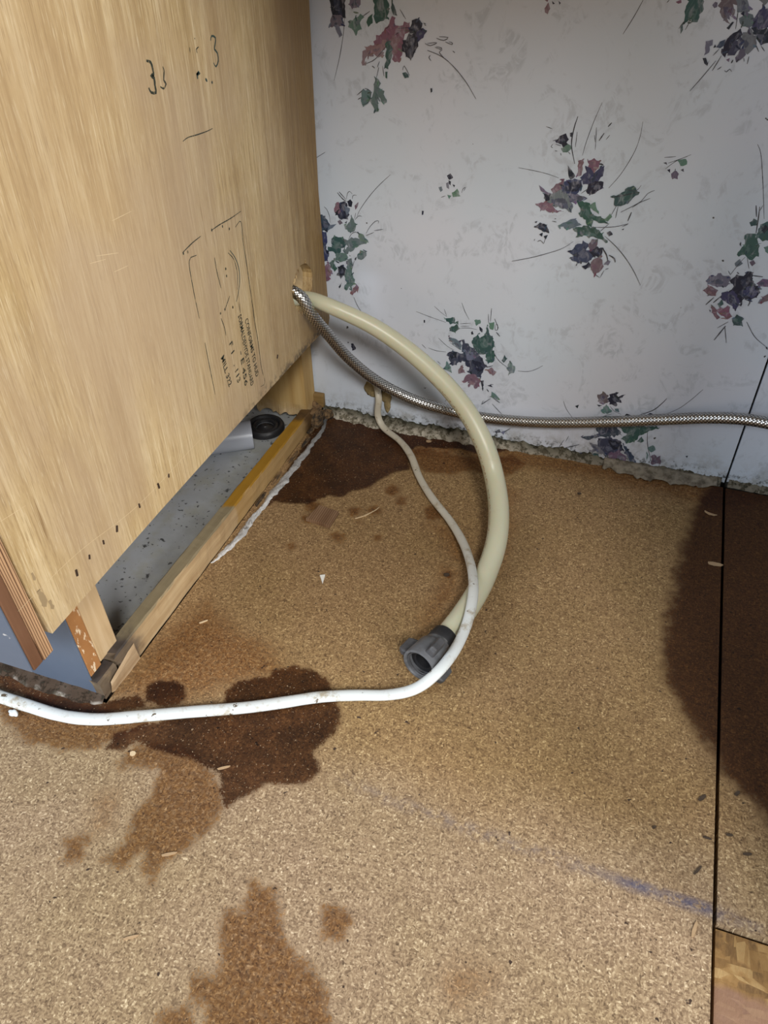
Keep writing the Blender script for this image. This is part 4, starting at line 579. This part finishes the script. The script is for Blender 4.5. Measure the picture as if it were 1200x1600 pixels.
# sill strip on the floor
MAT_SILL = sill_wood()
def stick(name, y0, y1, prof, mat, parent, seed, endjag=.004, amp=.0007):
    ys_ = np.linspace(y0, y1, max(4, int(abs(y1-y0)/.006))); V, F = [], []; n = len(prof(0))
    for i, yv in enumerate(ys_):
        pr = prof(yv)
        for k, (x, z) in enumerate(pr):
            dx = amp*float(vnoise(yv+k*3.1, seed, 60)); dz = amp*float(vnoise(yv+k*5.7, seed+1, 70)) if z > .004 else 0
            dy = endjag*float(vnoise(k*1.7, seed+2)) if i in (0, len(ys_)-1) else 0
            V.append((x+dx, yv+dy, z+dz))
    for i in range(len(ys_)-1):
        for k in range(n): F.append((i*n+k, i*n+(k+1) % n, (i+1)*n+(k+1) % n, (i+1)*n+k))
    F += [tuple(reversed(range(n))), tuple((len(ys_)-1)*n+k for k in range(n))]
    o = mesh_obj(name, V, F, mat, parent); bm = bmesh.new(); bm.from_mesh(o.data); bmesh.ops.recalc_face_normals(bm, faces=bm.faces); bm.to_mesh(o.data); bm.free()
    return o
def sp(y):
    t = min(max((-y-.04)/.40, 0), 1); zt = .022+.008*t; xi = -.0440-.0015*t; xo = -.0285-.0015*t
    return [(xi, -.0008), (xo, -.0008), (xo, zt*.55), (xo-.0006, zt-.0012), (xo-.0022, zt), (xi+.001, zt), (xi, zt-.001)]
sill = stick('sill', -.474, -.034, sp, MAT_SILL, cab, 51, .010); sill['label'] = 'wet-stained wooden sill strip under the panel'
stick('sill_block', -.500, -.476, lambda y: [(-.0452,-.0008), (-.0315,-.0008), (-.0315,.020), (-.0335,.0225), (-.0445,.0225), (-.0452,.021)], MAT_SILL, cab, 57, .002)['label'] = 'dark mouldy end block of the sill'
stick('sill_splinter', -.492, -.452, lambda y: [(-.0300,-.0005), (-.0278,-.0005), (-.0278,.009+(y+.496)*.2), (-.0296,.011+(y+.496)*.25)], simple_lumber('pale_split', (.30,.20,.11), (.42,.30,.18), (.54,.42,.28), 'y', 120), cab, 61, .004)
# crumbly dark debris where the sill meets the wall
MAT_ROT = crust_mat()
m = M('rotten_fibre', .9); rf = m.noise(140, 4, .7, m.map(m.obj(), (1, .4, 1))); m.bump(rf, .8, .003); MAT_ROT = m.done(m.mix(m.rng(rf, .35, .65), (.020,.013,.007), (.21,.125,.055)))
for i, (x, y, z, r, sq) in enumerate([(-.030, -.022, .006, .012, (1.1, 1.2, .8)), (-.036, -.010, .012, .010, (1.2, .7, .9)), (-.022, -.034, .004, .008, (.9, 1.3, .6)), (-.016, -.012, .005, .009, (.9, .8, .8)), (-.024, -.050, .002, .006, (.6, 1.6, .5)), (-.020, -.075, .001, .005, (.5, 2.4, .5)), (-.0225, -.11, .001, .0045, (.5, 3.2, .5)), (-.0235, -.155, .001, .004, (.5, 3.5, .5)), (-.0245, -.20, .001, .004, (.5, 3.5, .5))]):
    blob('rotten_wood', (x, y, z), r, MAT_ROT, cab, 70+i, sq, .45)
box('back_cleat', (-.046, -.0095, .012), (-.022, -.0008, .032), simple_lumber('wet_cleat', (.10,.06,.02), (.24,.15,.055), (.34,.23,.09), 'x', 80), cab, .002)

# dark crust between toe kick and floor sheet
V, F, C = [], [], []
xs_ = np.arange(-.46, -.028, .003); R = 7
for i, x in enumerate(xs_):
    wd = .0075+.003*float(vnoise(x, 81, 70)); cv = .0075*math.exp(-((x+.09)/.05)**2)
    for r in range(R):
        t = r/(R-1); V.append((x, -.4995-(wd+cv)*t+.001*float(vnoise(x+r, 82, 200)), max(-.0003,   .0045*(1-t)**.8+.0016*float(vnoise(x+r*.7, 83, 160))*(1-t)) if r < R-1 else -.0003))
        pale = max(0, float(vnoise(x, 84, 110)))*(.9 if t > .78 else .05); C.append((.060+.45*pale, .040+.43*pale, .027+.39*pale, 1))
for i in range(len(xs_)-1):
    for r in range(R-1): F.append((i*R+r, (i+1)*R+r, (i+1)*R+r+1, i*R+r+1))
mesh_obj('rotted_edge', V, F, MAT_CRUST, cab, True, cols=C)['label'] = 'rotted dark edge under the toe kick'

# ---------------------------------------------------------------- things under the cabinet
m = M('milky_plastic', .25); MAT_MILK = m.done(m.mix(m.noise(20), (.42,.45,.52), (.52,.55,.61)), None, Transmission_Weight=.15)
ax = np.array((.85, .52, 0.)); ax /= np.linalg.norm(ax); pc = np.array((-.0815, -.1035, .0188))
pp = tag(lathe('plastic_pipe', pc-ax*.13, ax, [(0,.0172), (0,.0185), (.128,.0185), (.130,.0180), (.130,.0165), (.002,.0165), (0,.0172)], MAT_MILK), 'short milky plastic pipe lying under the plywood panel', 'pipe')
MAT_RUBBER = mold_plastic('black_rubber', (.018,.018,.020), .45)
dr = thing('floor_drain', 'black rubber drain ring on the grey floor by the corner post', 'drain', (-.086, -.0615, 0))
lathe('flange', (-.086, -.0615, -.001), (0,0,1), [(0,.026), (.004,.0262), (.0075,.0245), (.009,.0225), (.0085,.0205), (.005,.0195), (.003,.0185)], MAT_RUBBER, dr)
lathe('inner_ring', (-.086, -.0615, -.001), (0,0,1), [(.003,.0188), (.006,.0175), (.0072,.015), (.006,.0128), (.003,.0118)], MAT_RUBBER, dr)
lathe('plug', (-.086, -.0615, -.001), (0,0,1), [(.002,.0119), (.0035,.0095), (.0045,.006), (.0068,.0042), (.0072,.0001)], MAT_RUBBER, dr)

# ---------------------------------------------------------------- white caulk bead torn loose beside the sill
cp = catmull(MISC['caulk'], .0018); V, F, C = [], [], []; R = 7
T = np.gradient(cp, axis=0); T /= np.linalg.norm(T, axis=1)[:, None]; Nn = np.c_[-T[:, 1], T[:, 0], np.zeros(len(T))]
for i, p in enumerate(cp):
    t = i/(len(cp)-1); wl = (.0042+.0022*float(vnoise(i*.12, 91))+.0012*float(vnoise(i*.5, 92)))*min(1, .35+t*2.2, (1.02-t)*9); wl = max(wl, .0006)
    cx = p+Nn[i]*.0022*float(vnoise(i*.16, 93)); br = .25+.75*min(1, t*1.6)
    for r in range(R):
        s = r/(R-1)*2-1; z = .0004+.0042*(1-s*s)*(.5+.6*float(vnoise(i*.3+r*2.3, 94)))*min(1, (1.02-t)*6)
        V.append(tuple(cx+Nn[i]*wl*s*1.1+np.array((0, 0, max(z, .0002) if abs(s) < .99 else -.0003))))
        g_ = br*(.47+.22*float(vnoise(i*.4+r, 95))); C.append((g_, g_*.985, g_*.96, 1))
for i in range(len(cp)-1):
    for r in range(R-1): F.append((i*R+r, (i+1)*R+r, (i+1)*R+r+1, i*R+r+1))
m = M('old_caulk', .7); cc = m.attr('Col', 'Color'); cn = m.noise(160, 4, .7); m.bump(cn, .6, .002); MAT_CAULK = m.done(m.mix(m.rng(cn, .56, .68, 0, .8), cc, (.10,.085,.065)))
tag(mesh_obj('caulk_bead', V, F, MAT_CAULK, None, True, cols=C), 'ragged white caulk bead on the floor beside the wooden sill', 'caulk')

# ---------------------------------------------------------------- hoses and cable
hp = smoothpath(catmull(PATHS['drain'], .004), 6)
dh = thing('drain_hose', 'thick cream plastic drain hose curving from the panel hole to floor', 'hose', tuple(PATHS['drain'][-1][:2])+(0,))
tube('hose_tube', hp, lambda t: float(np.interp(t, [0, .10, .25, .40, .6, .85, 1], [.0078, .0080, .0093, .0104, .0112, .0114, .0112])), hose_mat(), dh, 28)
MAT_GREYP = mold_plastic('grey_plastic', (.13,.135,.145), .42); MAT_DARKP = mold_plastic('dark_grey_plastic', (.075,.075,.08), .5)
p0 = np.array(PATHS['fit'][0])+np.array((0, 0, .0015)); p1 = np.array(PATHS['fit'][2])+np.array((0, 0, .0022)); ax = p1-p0; Lf = np.linalg.norm(ax); ax /= Lf
lathe('hose_collar', p0, ax, [(-.004,.0110), (-.004,.0132), (-.003,.0138), (.0085,.0138), (.0095,.0130), (.0095,.008)], MAT_RUBBER, dh)['label'] = 'black rubber hose collar'
lathe('hose_gland', p0, ax, [(.0090,.0100), (.0092,.0128), (.0105,.0134), (.0165,.0134), (.0185,.0142)], MAT_GREYP, dh)
nut = lathe('coupling_nut', p0, ax, [(.0150,.010), (.0150,.0140), (.0175,.0160), (.0300,.0168), (.0410,.0173), (.0420,.0170), (.0422,.0150), (.0408,.0141), (.0385,.0138), (.0335,.0132)], MAT_GREYP, dh, 40); nut['label'] = 'grey winged coupling nut with an open end'
lathe('washer', p0, ax, [(.0345,.0130), (.0342,.0085), (.0300,.0080), (.0180,.0078), (.0180,.0001)], MAT_RUBBER, nut)
for k in range(2): lathe('thread', p0, ax, [(.0372+.0022*k,.0134), (.0378+.0022*k,.0124), (.0384+.0022*k,.0134)], MAT_DARKP, nut)
h1 = np.cross(ax, (0, 0, 1.)); h1 /= np.linalg.norm(h1); 
if h1[0] < 0: h1 = -h1
h2 = np.cross(h1, ax); h2 = h2 if h2[2] > 0 else -h2
for ang in (-32, 66, 182):
    a = math.radians(ang); er = h1*math.cos(a)+h2*math.sin(a); et = -h1*math.sin(a)+h2*math.cos(a); V = []
    for s, r0, r1, wd in ((.0180,.0140,.0215,.0034), (.0205,.0145,.0262,.0040), (.0355,.0150,.0266,.0040), (.0380,.0155,.0225,.0034)):
        for r, k in ((r0,-1.25), (r0,1.25), (r1,.8), (r1,-.8)): V.append(p0+ax*s+er*r+et*wd*k)
    F = [(3,2,1,0), (12,13,14,15)]
    for i in range(3):
        for k in range(4): F.append((i*4+k, i*4+(k+1) % 4, (i+1)*4+(k+1) % 4, (i+1)*4+k))
    o = mesh_obj('wing', V, F, MAT_DARKP, nut); bm = bmesh.new(); bm.from_mesh(o.data); bmesh.ops.recalc_face_normals(bm, faces=bm.faces); bm.to_mesh(o.data); bm.free(); bevel(o, .0012, 3)
bp_ = catmull(smoothpath(catmull(PATHS['braid'], .003), 6)[::3], .0007)
def weave(u, v): return .00055*min(abs(math.sin(math.pi*(10*u+250*v))), abs(math.sin(math.pi*(10*u-250*v))))
tag(tube('braided_hose', bp_, .0062, braid_mat(), None, 60, relief=weave), 'braided stainless steel supply hose running along the papered wall', 'hose')
cpth = smoothpath(catmull(PATHS['cable'], .003), 5)
cb = thing('power_cable', 'dirty white flat cable from the wall hole across the drain hose', 'cable', (.2, -.3, 0))
tube('cable_jacket', cpth, lambda t: float(np.interp(t, [0, .2, .45, .6, .8, 1], [.0044, .0046, .0052, .0056, .0059, .0059]))*(1+.06*float(vnoise(t*40, 13))), cable_mat(), cb, 18, ell=.60)
blob('jacket_burr', (-.098, -.5425, .0045), .0035, cpth is not None and plain('jacket_scrap', (.62,.66,.68), .5), cb, 14, (1.4, .8, .7), .4)
# ---------------------------------------------------------------- small debris on the floor
D = MISC['debris']
m, oc, g = lumber('chip_wood', (.12,.065,.035), (.23,.14,.08), (.33,.22,.135), 'y', 60)
wv = m.n('ShaderNodeTexWave', wave_type='BANDS', bands_direction='X'); m.put(wv.inputs['Vector'], m.map(m.obj(), (1, .1, 1), (0, 0, .12))); wv.inputs['Scale'].default_value = 120; wv.inputs['Distortion'].default_value = 2; oc = m.mix(m.rng(wv.outputs['Fac'], .0, .35, .8, 0), oc, (.09,.035,.015)); MAT_CHIP = m.done(oc)
x, y, _ = D[0]
V = [(x-.0165, y-.0125, -.0002), (x+.0150, y-.0165, -.0002), (x+.0155, y+.0105, -.0002), (x-.0115, y+.0145, -.0002)]; V += [(a+.0004, b+.0003, .0042) for a, b, c in V]
tag(bevel(mesh_obj('wood_chip', V, [(3,2,1,0), (4,5,6,7), (0,1,5,4), (1,2,6,5), (2,3,7,6), (3,0,4,7)], MAT_CHIP), .0006), 'square brown wood chip with dark grain on the floor near the wet corner', 'wood chip')
MAT_PALE = plain('pale_splinter', (.62,.48,.30), .7); MAT_TANC = plain('tan_splinter', (.40,.27,.15), .7); MAT_DKF = plain('dark_flake', (.055,.036,.022), .7); MAT_WHITE = plain('white_flake_plastic', (.80,.80,.76), .5)
def flake(name, p, L, wd, ang, mat, label, cat, group=None, th=.0012, bend=0.):
    ca, sa = math.cos(ang), math.sin(ang); V = []; pts = [(-.5, .25), (-.2, .5), (.25, .42), (.5, .1), (.35, -.35), (-.1, -.5), (-.45, -.3)]
    for h in (0, 1):
        for u, v in pts:
            X0, Y0 = u*L, v*wd + bend*L*(u*u*4-.5)*.25; V.append((p[0]+X0*ca-Y0*sa, p[1]+X0*sa+Y0*ca, -.0002+h*(th+abs(u)*th*.4)))
    n = len(pts); F = [tuple(reversed(range(n))), tuple(range(n, 2*n))]+[(i, (i+1) % n, n+(i+1) % n, n+i) for i in range(n)]
    return tag(mesh_obj(name, V, F, mat), label, cat, group)
x, y, _ = D[1]
tag(mesh_obj('plastic_flake', [(x-.004, y+.004, -.0002), (x+.0015, y+.0055, -.0002), (x+.0035, y-.0065, -.0002), (x-.004, y+.004, .0012), (x+.0015, y+.0055, .0024), (x+.0035, y-.0065, .0010)], [(2,1,0), (3,4,5), (0,1,4,3), (1,2,5,4), (2,0,3,5)], MAT_WHITE), 'small white triangular flake lying alone on the particleboard', 'flake')
flake('splinter', D[2], .0155, .0050, .05, MAT_TANC, 'broad tan splinter lying across the floor seam', 'splinter')
flake('splinter', D[3], .0145, .0028, -.25, MAT_TANC, 'thin curved tan splinter near the floor seam by the wall', 'splinter', bend=.6)
flake('splinter', D[16], .034, .0008, .95, MAT_PALE, 'long thin pale splinter at the wet stain edge beside the cable', 'splinter', bend=.3)
flake('splinter', D[23], .008, .006, .3, MAT_TANC, 'rounded tan chip between drain hose and wall', 'chip')
flake('splinter', D[18], .007, .0045, .2, MAT_TANC, 'oval tan chip in the wet corner stain beside the cable', 'chip')
flake('splinter', D[9], .011, .0018, .6, MAT_TANC, 'thin tan splinter at the lower left of the floor', 'splinter')
flake('splinter', D[19], .0125, .0026, 1.35, MAT_TANC, 'brown sliver just left of the strand board corner', 'splinter')
flake('splinter', D[15], .012, .0022, .55, MAT_TANC, 'small tan splinter below the brown stain tail', 'splinter')
flake('splinter', D[14], .011, .0020, .6, MAT_TANC, 'small tan splinter inside the brown stain below the puddle', 'splinter')
flake('splinter', D[13], .005, .0045, .4, MAT_PALE, 'tiny pale chip under the left end of the cable', 'chip')
flake('splinter', D[25], .009, .0014, .8, MAT_PALE, 'pale sliver on floor beside the middle of the sill', 'splinter')
GD = 'dark flakes near the floor seam'
for k, L, wd, ang, lb in [(5, .0105, .0050, .9, 'dark brown flake just left of the seam, topmost of the flakes there'), (6, .0125, .0032, 1.0, 'long dark flake left of the seam above the blue line'), (7, .0065, .0030, .2, 'small dark flake just right of the seam'), (8, .0070, .0045, 1.0, 'dark flake on the shaded strip right of the seam, topmost there'), (10, .0085, .0030, .3, 'dark flake on the strip furthest right of the seam'), (21, .0085, .0024, .0, 'thin dark flake touching the seam from the left'), (20, .0045, .0030, .9, 'tiny dark flake well left of the seam')]:
    flake('dark_flake', D[k], L*.8, wd*.62, ang, MAT_DKF, lb, 'flake', GD)
for k, L, wd, ang, lb in [(22, .0065, .0042, .4, 'dark clump beside the cable left of the drain hose'), (24, .0045, .0025, .2, 'dark crumb on the floor below the indigo blossom')]:
    flake('dark_flake', D[k], L, wd, ang, MAT_DKF, lb, 'flake', None, .0018)
